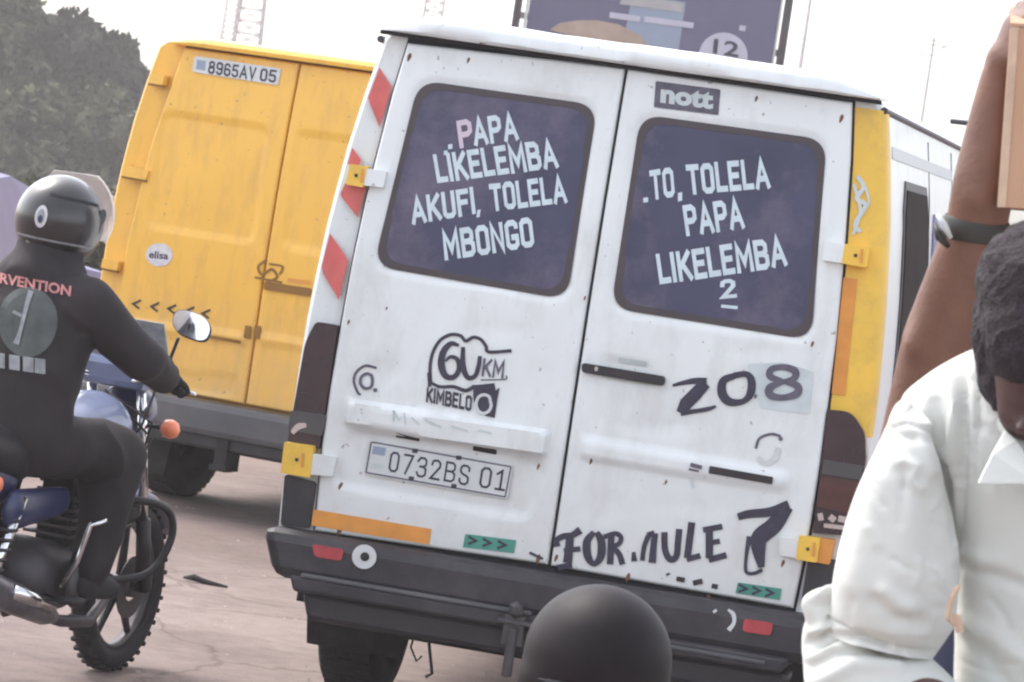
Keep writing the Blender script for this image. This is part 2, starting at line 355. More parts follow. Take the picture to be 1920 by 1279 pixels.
def block_text(txt, p0, p1, up, surf, material, parent, w=.17, off=.003, gap=.20, name='lettering', rag=.0):
    p0, p1, up = map(lambda a: np.array(a, float), (p0, p1, up)); x = w / 2; L = []
    for ch in txt:
        if ch == ' ': x += .35; continue
        st, wd = G[ch]; L.append((st, x, wd)); x += wd + w + gap * .45
    tot = x - gap * .45 - w / 2; V = []; F = []; k = 0
    for st, x0, wd in L:
        jy = rng.uniform(-rag, rag); jr = rng.uniform(-rag, rag)
        for line in st:
            q = _miter([((x0 + a), b * (1 - w) + w / 2 + jy + jr * a) for a, b in line], w); base = len(V); k += 1
            for i, (u, v) in enumerate(q):
                for c in (u, v): V.append(surf(*(p0 + (p1 - p0) * c[0] / tot + up * c[1]), off + k % 3 * .0003 + i * .00002))
            for i in range(len(q) - 1): F.append((base + 2 * i, base + 2 * i + 1, base + 2 * i + 3, base + 2 * i + 2))
    return mesh(name, V, F, material, parent, fix=False)
def decal_grid(name, px, surf, material, parent, off, n=26, m=6):
    """convex outline in photo pixels filled with a grid of quads that follows the curved surface"""
    P = np.array(px); y0, y1 = P[:, 1].min(), P[:, 1].max(); V = []; F = []
    for i in range(n + 1):
        y = y0 + (y1 - y0) * (.5 - .5 * math.cos(math.pi * i / n)); y = min(max(y, y0 + .05), y1 - .05); xs = []
        for a in range(len(P)):
            u, v = P[a - 1], P[a]
            if (u[1] > y) != (v[1] > y): xs.append(u[0] + (v[0] - u[0]) * (y - u[1]) / (v[1] - u[1]))
        a, b = min(xs), max(xs)
        for j in range(m + 1): V.append(surf(a + (b - a) * j / m, y, off))
    for i in range(n):
        for j in range(m): q = i * (m + 1) + j; F.append((q, q + 1, q + m + 2, q + m + 1))
    return mesh(name, V, F, material, parent, smooth=True, fix=False)

# capsule bodies -> one voxel-remeshed skin
def capsule(V, F, p0, r0, p1, r1, side=None, k=1.0, n=20, m=5):
    p0, p1 = np.array(p0, float), np.array(p1, float); t = p1 - p0; L = np.linalg.norm(t)
    t = t / L if L > 1e-6 else np.array([0, 0, 1.0])
    a = np.array(side, float) if side is not None else np.cross(t, [0.31, .2, 1.0])
    a = a - t * (a @ t); a /= np.linalg.norm(a); b = np.cross(t, a)
    rings = []
    for i in range(m + 1):
        th = math.pi / 2 * i / m; rings.append((p0 - t * r0 * math.cos(th), r0 * math.sin(th)))
    for i in range(m + 1):
        th = math.pi / 2 * (1 - i / m); rings.append((p1 + t * r1 * math.cos(th), r1 * math.sin(th)))
    base = len(V)
    for c, r in rings:
        r = max(r, 1e-4)
        for j in range(n):
            q = 2 * math.pi * j / n; V.append(tuple(c + a * r * k * math.cos(q) + b * r * math.sin(q)))
    R = len(rings)
    for i in range(R - 1):
        for j in range(n): F.append((base + i * n + j, base + i * n + (j + 1) % n, base + (i + 1) * n + (j + 1) % n, base + (i + 1) * n + j))
    F.append(tuple(base + j for j in range(n))[::-1]); F.append(tuple(base + (R - 1) * n + j for j in range(n)))
def body(name, caps, material, parent, voxel=.01, it=6, disp=None, label=None):
    V = []; F = []
    for c in caps: capsule(V, F, *c[:4], side=c[4] if len(c) > 4 else None, k=c[5] if len(c) > 5 else 1.0)
    me = bpy.data.meshes.new('tmp'); me.from_pydata(V, [], F)
    bm = bmesh.new(); bm.from_mesh(me); bmesh.ops.recalc_face_normals(bm, faces=bm.faces); bm.to_mesh(me); bm.free()
    o = bpy.data.objects.new('tmp', me); COL.objects.link(o)
    r = o.modifiers.new('r', 'REMESH'); r.mode = 'VOXEL'; r.voxel_size = voxel; r.use_smooth_shade = True
    s = o.modifiers.new('s', 'SMOOTH'); s.factor = .5; s.iterations = it
    bpy.context.view_layer.update(); dg = bpy.context.evaluated_depsgraph_get()
    nm = bpy.data.meshes.new_from_object(o.evaluated_get(dg)); bpy.data.objects.remove(o); bpy.data.meshes.remove(me)
    if disp:
        n = len(nm.vertices); co = np.zeros(n * 3); no = np.zeros(n * 3)
        nm.vertices.foreach_get('co', co); nm.vertices.foreach_get('normal', no)
        co = co.reshape(-1, 3); no = no.reshape(-1, 3); co = co + no * disp(co, no)[:, None]
        nm.vertices.foreach_set('co', co.ravel()); nm.update()
    nm.name = name
    return link(name, nm, material, parent, True, label)
def loft(name, rings, material, parent, disp=None, N=150, sub=18, label=None, pw=1.0):
    """cloth tube through rings (left point, right point, half depth); sections are rounded ellipses"""
    Q = catmull([np.r_[a, b, t] for a, b, t in rings], sub); V = []; NN = []; F = []; ax = [ (q[:3] + q[3:6]) / 2 for q in Q]
    for i, q in enumerate(Q):
        a, b, t = q[:3], q[3:6], q[6]; c = (a + b) / 2; u = (b - a) / 2; d = ax[min(i + 1, len(Q) - 1)] - ax[max(i - 1, 0)]
        dep = np.cross(u, d); dep = dep / (np.linalg.norm(dep) + 1e-9); dep = dep * (-1 if dep[1] > 0 else 1)   # towards the viewer side
        for k in range(N):
            th = 2 * math.pi * k / N; cx, sy = math.cos(th), math.sin(th)
            sx = math.copysign(abs(sy) ** pw, sy); V.append(c + u * cx + dep * t * sx); nn = u / np.linalg.norm(u) * cx + dep * sy; NN.append(nn)
    V = np.array(V); NN = np.array(NN)
    if disp is not None: V = V + NN * disp(V, NN)[:, None]
    n = len(Q)
    for i in range(n - 1):
        for k in range(N): F.append((i * N + k, i * N + (k + 1) % N, (i + 1) * N + (k + 1) % N, (i + 1) * N + k))
    F.append(tuple(range(N))[::-1]); F.append(tuple((n - 1) * N + k for k in range(N)))
    o = mesh(name, V, F, material, parent, smooth=True, label=label); e = o.modifiers.new('e', 'EDGE_SPLIT'); e.split_angle = math.radians(60)
    return o
def wrinkle(amp=.006, f=18, seed=1, stretch=(1, 1, 1)):
    r = np.random.default_rng(seed); K = r.normal(size=(26, 3)); K /= np.linalg.norm(K, axis=1)[:, None]
    K = K * (f * np.exp(r.normal(size=26) * .45))[:, None] * np.array(stretch); ph = r.uniform(0, 6.28, 26)
    def fn(co, no):
        s = np.sin(co @ K.T + ph).sum(1) / 5
        return amp * (1 - np.abs(np.tanh(s)) * 1.6)
    return fn

# ============================================================ GROUND
def ground():
    m = bpy.data.materials.new('dusty_asphalt'); m.use_nodes = True; n = m.node_tree; L = n.links; p = n.nodes['Principled BSDF']
    p.inputs['Roughness'].default_value = .85; p.inputs['Specular IOR Level'].default_value = .25
    tc = n.nodes.new('ShaderNodeTexCoord')
    def noise(sc, det=8, ro=.6):
        z = n.nodes.new('ShaderNodeTexNoise'); z.inputs['Scale'].default_value = sc; z.inputs['Detail'].default_value = det; z.inputs['Roughness'].default_value = ro
        L.new(tc.outputs['Object'], z.inputs['Vector']); return z.outputs['Fac']
    def ramp(f, a, b, ca, cb):
        r = n.nodes.new('ShaderNodeValToRGB'); r.color_ramp.elements[0].position = a; r.color_ramp.elements[1].position = b
        r.color_ramp.elements[0].color = (*ca, 1); r.color_ramp.elements[1].color = (*cb, 1); L.new(f, r.inputs[0]); return r.outputs[0]
    c1 = ramp(noise(.45), .35, .65, (.215, .166, .152), (.31, .25, .23))
    c2 = ramp(noise(9, 10, .75), .35, .7, (.62, .60, .60), (1.08, 1.06, 1.05))
    mx = n.nodes.new('ShaderNodeMixRGB'); mx.blend_type = 'MULTIPLY'; mx.inputs[0].default_value = .65
    L.new(c1, mx.inputs[1]); L.new(c2, mx.inputs[2])
    c3 = ramp(noise(140, 3, .5), .40, .62, (.70, .68, .68), (1.06, 1.05, 1.05))
    m2 = n.nodes.new('ShaderNodeMixRGB'); m2.blend_type = 'MULTIPLY'; m2.inputs[0].default_value = .6
    L.new(mx.outputs[0], m2.inputs[1]); L.new(c3, m2.inputs[2])
    vo = n.nodes.new('ShaderNodeTexVoronoi'); vo.feature = 'DISTANCE_TO_EDGE'; vo.inputs['Scale'].default_value = .55
    wv = n.nodes.new('ShaderNodeTexNoise'); wv.inputs['Scale'].default_value = 2.5; wv.inputs['Detail'].default_value = 5; L.new(tc.outputs['Object'], wv.inputs['Vector'])
    ad = n.nodes.new('ShaderNodeMixRGB'); ad.blend_type = 'ADD'; ad.inputs[0].default_value = .5; L.new(tc.outputs['Object'], ad.inputs[1]); L.new(wv.outputs['Color'], ad.inputs[2]); L.new(ad.outputs[0], vo.inputs['Vector'])
    c4 = ramp(vo.outputs['Distance'], .0, .012, (.55, .52, .52), (1, 1, 1)); m3 = n.nodes.new('ShaderNodeMixRGB'); m3.blend_type = 'MULTIPLY'; m3.inputs[0].default_value = .8
    L.new(m2.outputs[0], m3.inputs[1]); L.new(c4, m3.inputs[2]); c5 = ramp(noise(1.3, 6, .7), .50, .72, (1, 1, 1), (.66, .63, .63))
    m4 = n.nodes.new('ShaderNodeMixRGB'); m4.blend_type = 'MULTIPLY'; m4.inputs[0].default_value = .8; L.new(m3.outputs[0], m4.inputs[1]); L.new(c5, m4.inputs[2]); L.new(m4.outputs[0], p.inputs['Base Color'])
    b = n.nodes.new('ShaderNodeBump'); b.inputs['Strength'].default_value = .8; b.inputs['Distance'].default_value = .006
    L.new(noise(90, 6, .7), b.inputs['Height']); L.new(b.outputs[0], p.inputs['Normal'])
    g = mesh('road', [(-900, -200, 0), (900, -200, 0), (900, 1800, 0), (-900, 1800, 0)], [(0, 1, 2, 3)], m); tag(g, kind='structure')
    # raised strip the two men on the right stand on (below the frame)
    k = MB(); k.box((.15, 3.6, 0.0), (3.2, 6.6, .14)); o = k.obj('pavement', M['concrete'], bevel=.02); tag(o, kind='structure')
ground()

# ============================================================ VANS
PROF = [(.82, .47), (.90, .49), (.945, .62), (.950, .74), (.955, .97), (.955, 1.15), (.952, 1.34), (.944, 1.50), (.932, 1.67), (.920, 1.79), (.905, 1.93), (.877, 2.11), (.857, 2.22), (.842, 2.30), (.80, 2.335), (.71, 2.352), (.45, 2.366), (0, 2.372)]
DOORW = ([.60, .65, .75, .94, 1.13, 1.33, 1.55, 1.77, 1.88, 2.12, 2.32], [.803, .806, .812, .822, .823, .818, .812, .799, .790, .768, .742])
door_half = lambda z: np.interp(z, *DOORW)
XR = .006
def XL(z): return 0.0
def van_half(z): return float(np.interp(z, [p[1] for p in PROF], [p[0] for p in PROF]))
def van_body(root, paint):
    # loft of cross sections along y; roof height and front slope per station
    st = [(.032, 2.372, -.035, 0), (.045, 2.372, -.012, 0), (.09, 2.372, 0, 0), (.6, 2.372, 0, 0), (1.4, 2.372, 0, 0), (2.4, 2.372, 0, 0), (3.95, 2.36, 0, 0), (4.25, 2.27, -.01, 0), (4.75, 1.62, -.03, 0), (4.9, 1.38, -.04, 0), (5.3, 1.12, -.07, 0), (5.55, .86, -.12, 0), (5.62, .62, -.2, 0)]
    prof = PROF + [(-x, z) for x, z in PROF[:-1]][::-1]
    V = []; F = []; n = len(prof)
    for (y, top, ins, _) in st:
        for (x, z) in prof:
            zz = z if top > 2.3 else (.40 + (z - .40) * (top - .40) / (2.372 - .40))
            xx = (abs(x) + ins * min(1, abs(x) / .5)) * (1 if x >= 0 else -1)
            yb = .05 * max(0, zz - 1.2) ** 2 if y < .1 else (.03 * max(0, zz - 1.2) ** 2 if y < .5 else 0)
            xx -= ins * .4 * min(1, abs(x) / .5) * (1 if x >= 0 else -1)
            if x > 0: xx += XR * min(1, x / .5)
            V.append((xx, y + yb, zz))
    for i in range(len(st) - 1):
        for j in range(n): F.append((i * n + j, i * n + (j + 1) % n, (i + 1) * n + (j + 1) % n, (i + 1) * n + j))
    F.append(tuple(range(n))); F.append(tuple((len(st) - 1) * n + j for j in range(n)))
    o = mesh('body', V, F, paint, root, smooth=True)
    e = o.modifiers.new('e', 'EDGE_SPLIT'); e.split_angle = math.radians(35)
    # windscreen, headlamps, grille, seen only from elsewhere
    k = MB(); k.hexa([(-.72, 4.32, 2.20), (.72, 4.32, 2.20), (.74, 4.74, 1.66), (-.74, 4.74, 1.66), (-.72, 4.30, 2.18), (.72, 4.30, 2.18), (.74, 4.72, 1.64), (-.74, 4.72, 1.64)])
    for v in range(len(k.V)): k.V[v] = (k.V[v][0], k.V[v][1] + .03, k.V[v][2] + .02)
    k.obj('windscreen', M['glass'], root)
    for sx in (-1, 1):
        k = MB(); k.box((sx * .62 - .13, 5.52, .72), (sx * .62 + .13, 5.60, .90)); k.obj('headlight', M['lensg'], root, bevel=.02)
    k = MB(); k.box((-.40, 5.54, .70), (.40, 5.61, .84)); k.obj('grille', M['black'], root, bevel=.01)
    k = MB(); k.box((-.90, 5.4, .36), (.90, 5.70, .60)); k.obj('front_bumper', M['black'], root, bevel=.05)
    k = MB(); k.box((-.55, .35, .30), (.55, 5.0, .42)); k.box((-.10, 1.0, .25), (.10, 3.8, .31)); k.obj('underbody', M['under'], root)
    for nm, y in (('axle', 1.02), ('axle', 4.82)):
        k = MB(); k.tube([(-.7, y, .34), (.7, y, .34)], .05); k.lathe([(0, -.12), (.12, -.10), (.15, 0), (.12, .10), (0, .12)], 14, 'x', (0, y, .34)); k.obj(nm, M['under'], root)
def van_wheel(root, x, y, r=.343, wd=.105):
    s = 1 if x > 0 else -1
    k = MB(); pr = [(r * .62, -wd), (r * .80, -wd * 1.06), (r * .93, -wd), (r * .985, -wd * .78), (r, -wd * .5), (r, wd * .5), (r * .985, wd * .78), (r * .93, wd), (r * .80, wd * 1.06), (r * .62, wd)]
    k.lathe(pr, 48, 'x', (x, y, r), closed=True); t = k.obj('wheel', M['tyre'], root, smooth=True)
    for i in range(36):  # tread blocks standing proud
        pass
    g = MB()
    for i in range(48):
        a = 2 * math.pi * i / 48
        for q in (-.6, 0, .6):
            da = .03 * (1 if q else 0)
            def T(v, a=a + da): return (x + v[0], y + v[1] * math.cos(a) - v[2] * math.sin(a), r + v[1] * math.sin(a) + v[2] * math.cos(a))
            g.box((wd * (q - .24), -.014, r * .992), (wd * (q + .24), .014, r * 1.012), T)
    g.obj('tread', M['tyre'], t)['kind'] = 'stuff'
    k = MB(); k.lathe([(r * .63, -wd * .9), (r * .60, -wd * .6), (r * .58, wd * .5 * s), (r * .35, wd * .45 * s), (r * .25, wd * .7 * s), (0.01, wd * .7 * s)], 32, 'x', (x, y, r)); k.obj('rim', M['steel'], t, smooth=True)
def door_mesh(surf, root, pxq, paint, name='rear_door', nx=64, nz=128, th=.028, wf=None):
    C = [surf.flat(*p) for p in pxq]   # TL TR BR BL
    def warp(n, e): # param with close edge lines
        t = list(np.linspace(0, 1, n)); return sorted(set([0, e * .35, e * .7, e, 1 - e, 1 - e * .7, 1 - e * .35, 1] + [q for q in t if e < q < 1 - e]))
    us, vs = warp(nx, .013), warp(nz, .006)
    U, Vv = np.meshgrid(us, vs)
    X = (1 - U) * (1 - Vv) * C[0][0] + U * (1 - Vv) * C[1][0] + U * Vv * C[2][0] + (1 - U) * Vv * C[3][0]
    Z = (1 - U) * (1 - Vv) * C[0][2] + U * (1 - Vv) * C[1][2] + U * Vv * C[2][2] + (1 - U) * Vv * C[3][2]
    if wf is not None:      # outer edge bulges: follow the measured half width
        lft = abs(C[0][0]) > abs(C[1][0]); Xi = (C[1][0] * (1 - Vv) + C[2][0] * Vv) if lft else (C[0][0] * (1 - Vv) + C[3][0] * Vv); Xo = (C[0][0] * (1 - Vv) + C[3][0] * Vv) if lft else (C[1][0] * (1 - Vv) + C[2][0] * Vv)
        X = Xi + (X - Xi) * ((-1 if lft else 1) * wf(Z) - Xi) / (Xo - Xi)
    de = np.minimum(np.minimum(U, 1 - U) * abs(C[1][0] - C[0][0]), np.minimum(Vv, 1 - Vv) * abs(C[0][2] - C[3][2]))
    Y = surf.base(Z) - surf.relief(X.ravel(), Z.ravel()).reshape(X.shape) + .008 * np.clip(1 - de / .009, 0, 1) ** 2
    nu, nv = len(us), len(vs); V = [(X[j, i], Y[j, i], Z[j, i]) for j in range(nv) for i in range(nu)]
    F = [(j * nu + i, (j + 1) * nu + i, (j + 1) * nu + i + 1, j * nu + i + 1) for j in range(nv - 1) for i in range(nu - 1)]
    bd = [i for i in range(nu)] + [j * nu + nu - 1 for j in range(1, nv)] + [(nv - 1) * nu + i for i in range(nu - 2, -1, -1)] + [j * nu for j in range(nv - 2, 0, -1)]
    k = len(V)
    V += [(V[b][0], float(surf.base(V[b][2])) + th, V[b][2]) for b in bd]; nb = len(bd)
    F += [(bd[i], bd[(i + 1) % nb], k + (i + 1) % nb, k + i) for i in range(nb)]
    o = mesh(name, V, F, paint, root, smooth=True)
    e = o.modifiers.new('e', 'EDGE_SPLIT'); e.split_angle = math.radians(50)
    return o

# ---------------------------------------------------------------- white van
WP = Pose(.23438, 12.38681, .18365)
def white_van():
    root = empty('van', 'white minibus van seen from behind with blue lettered rear windows and yellow right pillar', 'van'); WP.place(root)
    S = Surf(WP)
    van_body(root, M['white'])
    for sx in (-1, 1):
        van_wheel(root, sx * .80, 1.02); van_wheel(root, sx * .80, 4.82, wd=.1)
    wl = [(785, 150), (1120, 197), (1063, 562), (700, 499)]; wr = [(1201, 214), (1550, 262), (1521, 638), (1145, 578)]
    RW = [45, 42, 48, 42]
    S.feat([(p[0] + dx, p[1] + dy) for p, (dx, dy) in zip(wl, [(-5, -5), (5, -5), (5, 5), (-5, 5)])], -.007, .010, 44)
    S.feat([(p[0] + dx, p[1] + dy) for p, (dx, dy) in zip(wr, [(-5, -5), (5, -5), (5, 5), (-5, 5)])], -.007, .010, 44)
    S.feat([(652, 806), (1024, 866), (990, 974), (622, 908)], -.012, .016, 26)         # plate recess
    S.feat([(657, 751), (1030, 811), (1022, 856), (648, 796)], .030, .010, 7)          # plate lamp strip
    S.feat([(1093, 822), (1476, 889), (1470, 918), (1086, 858)], .014, .010, 8)        # right strip
    S.feat([(1130, 668), (1222, 682), (1218, 722), (1126, 708)], -.006, .012, 12)      # handle dish
    for x_, y_, rx_, ry_, a_ in ((720, 700, 40, 22, -.003), (930, 620, 60, 18, -.002), (1010, 730, 30, 50, -.0025), (1230, 800, 70, 14, -.003), (1420, 560 + 100, 50, 12, -.002), (1130, 950, 40, 30, -.0025), (850, 960, 60, 14, -.002), (1300, 950, 80, 12, -.0015)):
        S.feat([(x_ + rx_ * math.cos(t), y_ + ry_ * math.sin(t)) for t in np.linspace(0, 6.28, 15)[:-1]], a_, .05)
    # black joint behind the doors
    g = [S.loc(x, z, -.0285) for x, z in [(-.752, 2.316), (.752, 2.316), (.812, .64), (-.812, .64)]]
    vs = []; n = 16
    for j in range(n + 1):
        z = 2.316 + (.64 - 2.316) * j / n; w = float(door_half(z)) + .009
        vs += [S.loc(-w, z, -.0285), S.loc(w, z, -.0285)]
    mesh('door_frame_gap', vs, [(2 * j, 2 * j + 1, 2 * j + 3, 2 * j + 2) for j in range(n)], M['gap'], root)
    dl = door_mesh(S, root, [(764, 81), (1171, 126.5), (1025.5, 1059), (591, 996)], M['white'], 'rear_door', wf=door_half)
    dl['label'] = 'left rear door with the number plate'
    dr = door_mesh(S, root, [(1177, 127.5), (1591, 191), (1480, 1140), (1032, 1061)], M['white'], wf=door_half)
    dr['label'] = 'right rear door with painted 208 and FORMULE 7'
    P = S.pt
    # windows: glass pane and dark seal around it
    for d, w in ((dl, wl), (dr, wr)):
        c = np.mean(w, 0)
        out = rpoly(w, 44, 8); inn = [c + (q - c) * np.array([.925, .93]) for q in out]
        decal('window_seal', out, P, M['seal'], d, off=.005, thick=.004, hole=inn)
        decal_grid('window', [c + (q - c) * np.array([.94, .945]) for q in out], P, M['film'], d, .0035)
    o = .0055
    def T(t, a, b, u, m=M['letter'], d=dl, bold=.20, off=o, gap=.20):
        if t in ('.', ',', "'"):
            a, b, u = map(np.array, (a, b, u)); return decal('lettering_dot', [a, b, b + u, a + u], P, m, d, off, .001)
        return block_text(t, a, b, u, P, m, d, bold, off, gap, rag=.012)
    T('P', (862, 279), (889, 274), (-7, -52), M['pink'])
    T('APA', (890, 274.5), (973, 262), (-7, -52))
    T('.', (840, 280), (848, 279), (0, -9)); T('.', (832, 291), (839, 290), (0, -8))
    T('LIKELEMBA', (820, 344), (1048, 314), (-9, -54))
    T('AKUFI', (773, 422), (893, 401), (-6, -51)); T("'", (893, 408), (899, 407), (2, -14))
    T('TOLELA', (922, 397), (1064, 380), (-6, -52))
    T('MBONGO', (834, 489), (1003, 463), (-7, -56))
    T('TO', (1222, 376), (1266, 369), (-5, -56), d=dr); T('.', (1206, 380), (1215, 379), (0, -9), d=dr); T(',', (1271, 378), (1279, 376), (0, -16), d=dr)
    T('TOLELA', (1291, 366), (1445, 353), (-6, -57), d=dr)
    T('PAPA', (1287, 444), (1397, 428), (-8, -58), d=dr)
    T('LIKELEMBA', (1237, 534), (1477, 499), (-8, -57), d=dr)
    T('2', (1352, 561), (1382, 558), (-3, -36), d=dr); strokes('lettering', [([(1352, 574), (1383, 577)], 6, False)], P, M['letter'], dr, o)
    # grey name badge
    decal('badge', [(1230, 152), (1351, 168), (1347, 216), (1226, 201)], P, M['inkg'], dr, .003, r=3)
    lettering('nott', (1238, 193), (1337, 206), (2, -33), P, M['greyst'], dr, .05, .0045)
    # "60 KM" print, dark violet
    c4 = (3.552, 640, 600); Ks = lambda L, m=M['ink'], d=dl, off=.0035, nm='print': strokes(nm, L, P, m, d, off, cr=c4)
    Ks([([(598, 430), (592, 320), (610, 220), (660, 135), (730, 98), (795, 105), (830, 140), (880, 115), (930, 130), (965, 175), (985, 213), (1135, 205)], 22),
        ([(600, 420, 20), (660, 445, 22), (750, 445, 24), (830, 470, 26), (890, 440, 24)], 24),
        ([(585, 350), (590, 445)], 24), ([(1100, 370), (1090, 395), (930, 400)], 8)])
    Ks([([(785, 170, 20), (730, 158, 34), (680, 215, 44), (668, 300, 48), (695, 372, 40), (750, 380, 34), (785, 330, 34), (775, 265, 30), (730, 245, 24), (695, 275, 14)], 40),
        ([(812, 180, 26), (812, 300, 36), (840, 380, 34), (890, 375, 30), (915, 310, 30), (925, 240, 26)], 34)])
    T('KM', (903, 706), (944, 710), (4, -34), M['inkg'], dl, .17, .0035)
    decal('print', [(640 + x / 3.552, 600 + y / 3.552) for x, y in [(880, 435), (1020, 420), (1030, 470), (1055, 450), (1040, 530), (1022, 652), (965, 640), (900, 600), (880, 520)]], P, M['ink'], dl, .0040, .002)
    Ks([([(995, 540), (985, 510), (950, 498), (915, 515), (900, 560), (915, 605), (950, 622), (985, 605), (1000, 570), (993, 535)], 20)], M['plate'], off=.0056)
    T('KIMBELO', (799, 754), (884, 771), (2, -29), M['ink'], dl, .20, .0035)
    # brand ring left (arc and small ring)
    Ks([([(235, 320), (160, 305), (100, 350), (85, 410), (110, 480), (130, 500)], 17), ([(215, 470), (240, 465)], 24),
        ([(205, 370), (170, 358), (135, 380), (130, 425), (160, 455), (200, 445), (208, 400), (200, 365)], 20)], M['inkg'], nm='emblem_ring')
    c5 = (2.558, 1030, 640)
    strokes('emblem_ring', [([(990, 515), (1010, 465), (1065, 445), (1110, 455)], 13), ([(1105, 460), (1115, 475)], 18)], P, M['inkg'], dr, .0035, cr=c5)
    strokes('emblem_ring', [([(1000, 560), (1040, 585), (1085, 560), (1100, 510)], 26)], P, M['plate'], dr, .003, cr=c5)
    # number plate
    pl = decal('number_plate', [(693, 825), (962, 873), (951, 936), (682, 889)], P, M['plate'], dl, .010, .006, r=6)
    strokes('plate_border', [([(697, 829), (958, 875.5)], 3, False), ([(958, 875), (947, 932)], 3, False), ([(948, 932), (686, 886)], 3, False), ([(686, 886), (696, 829)], 3, False)], P, M['inkg'], pl, .0105)
    T('0732BS', (727, 884), (877, 911), (6, -38), M['ink'], pl, .11, .0108, .5); T('01', (897, 914), (946, 922), (6, -39), M['ink'], pl, .11, .0108, .5)
    decal('flag_sticker', [(700, 836), (724, 840), (721, 855), (697, 851)], P, M['bblight'], pl, .0108, .001)
    T('CGO', (693, 878), (716, 882), (3, -11), M['greyst'], pl, .18, .0108)
    for a, b in ((778, 845), (860, 858), (771, 897), (851, 911)):
        strokes('plate_screw', [([(a - 5, b), (a + 5, b + 1)], 8, False)], P, M['ink'], pl, .0115)
    for a, b in ((744, 811), (888, 836)):
        decal('plate_lamp', [(a, b), (a + 44, b + 7), (a + 42, b + 17), (a - 2, b + 9)], P, M['gap'], dl, .004, .003, r=2)
    for _L in [([(742, 769), (742, 790)], 4, False), ([(742, 769), (752, 788), (762, 773), (764, 795)], 3, False), ([(775, 782), (790, 796)], 3), ([(800, 786), (830, 800)], 4), ([(850, 798), (880, 808)], 4), ([(900, 806), (925, 812)], 4)]: strokes('lettering', [_L], P, M['greyst'], dl, .0025)
    # door handle
    decal('door_handle', [(1092, 680), (1249, 706), (1246, 724), (1092, 698)], P, M['black'], dr, .018, .018, r=8)
    strokes('keyhole', [([(1117, 691), (1123, 692)], 8, False)], P, M['chrome'], dr, .020)
    strokes('handle_grey_stroke', [([(1160, 675), (1212, 683)], 10)], P, M['greyst'], dr, .003)  # grey stroke in the dish above the handle
    strokes('lettering', [([(680, 590), (735, 605)], 20), ([(672, 612), (720, 622)], 10)], P, M['inkg'], dr, .0035, cr=c5)
    decal('name_strip', [(1332, 873), (1451, 894), (1449, 908), (1330, 887)], P, M['black'], dr, .005, .003, r=2)
    # painted numbers and words
    decal('worn_sticker', [(1400, 682), (1470, 680), (1527, 698), (1518, 778), (1425, 765)], P, M['greyst'], dr, .0015, .001, r=8)
    def K5(L, m=M['ink'], off=.0035, lab=None):
        L = [([(q[0], q[1], (q[2] if len(q) > 2 else st[1]) * 1.06 + 2) for q in st[0]], st[1]) + tuple(st[2:]) for st in L]
        return strokes('painted_mark', L, P, m, dr, off, cr=c5, label=lab)
    K5([([(592, 212, 10), (640, 200, 18), (700, 190, 26), (755, 192, 30)], 20), ([(750, 200, 50), (700, 255, 58), (655, 300, 58), (632, 345, 44)], 50, False), ([(630, 345, 24), (700, 335, 18), (760, 325, 18), (800, 312, 10)], 18)], lab='painted figure 2')
    K5([([(890, 165, 26), (835, 190, 34), (830, 250, 40), (865, 290, 36), (930, 288, 24), (965, 250, 34), (970, 190, 34), (945, 158, 26), (885, 164, 26)], 30)], lab='painted figure 0')
    K5([([(1120, 190, 18), (1062, 170, 30), (1064, 136, 28), (1120, 124, 26), (1178, 142, 32), (1174, 178, 28), (1120, 196, 20), (1060, 222, 34), (1062, 258, 34), (1120, 270, 26), (1186, 252, 34), (1190, 214, 32), (1130, 194, 18)], 28), ([(985, 262), (995, 266)], 16)], M['inkg'], lab='painted figure 8')
    K5([([(905, 842, 30), (960, 828, 36), (1060, 818, 40), (1150, 785, 44)], 40), ([(1140, 790, 60), (1080, 880, 72), (1010, 940, 74), (1005, 1000, 60), (1018, 1085, 26)], 60), ([(960, 935, 22), (945, 1030, 14), (945, 1105, 14), (985, 1112, 14), (1022, 1095, 16)], 14)], lab='painted figure 7')
    for L in ([([(38, 985, 30), (35, 955, 26), (70, 935, 26), (110, 930, 26), (150, 905, 34)], 26), ([(100, 930, 34), (95, 1000, 36), (88, 1062, 40)], 36), ([(70, 1003), (150, 995)], 22), ([(40, 1085), (110, 1072)], 24)],
              [([(215, 915, 22), (182, 960, 34), (185, 1030, 34), (215, 1068, 22), (248, 1030, 34), (250, 960, 34), (228, 915, 22)], 30)],
              [([(298, 930), (292, 1070)], 28), ([(262, 938), (318, 922), (344, 940), (335, 970), (302, 985)], 20), ([(306, 990), (335, 1020), (352, 1070)], 24)],
              [([(405, 1010, 14), (408, 1055, 26)], 22)],
              [([(446, 1052, 20), (456, 985, 20), (476, 932, 22)], 22), ([(470, 930, 22), (505, 918, 22)], 22), ([(508, 920, 26), (500, 990, 28), (494, 1062, 32)], 26)],
              [([(552, 915), (556, 1000), (580, 1045), (610, 1030), (618, 960), (624, 900)], 27)],
              [([(684, 868), (672, 960), (662, 1040)], 30), ([(660, 1045), (725, 1028)], 24)],
              [([(768, 895), (768, 1040)], 32), ([(738, 905), (830, 888)], 24), ([(768, 968), (818, 958)], 22), ([(765, 1048), (850, 1025)], 26)]):
        K5(L)
    K5([([(568, 1112), (572, 1122)], 16), ([(610, 1138), (650, 1145)], 20), ([(690, 1160), (735, 1150)], 22), ([(780, 1172), (808, 1178)], 20)], M['black'])
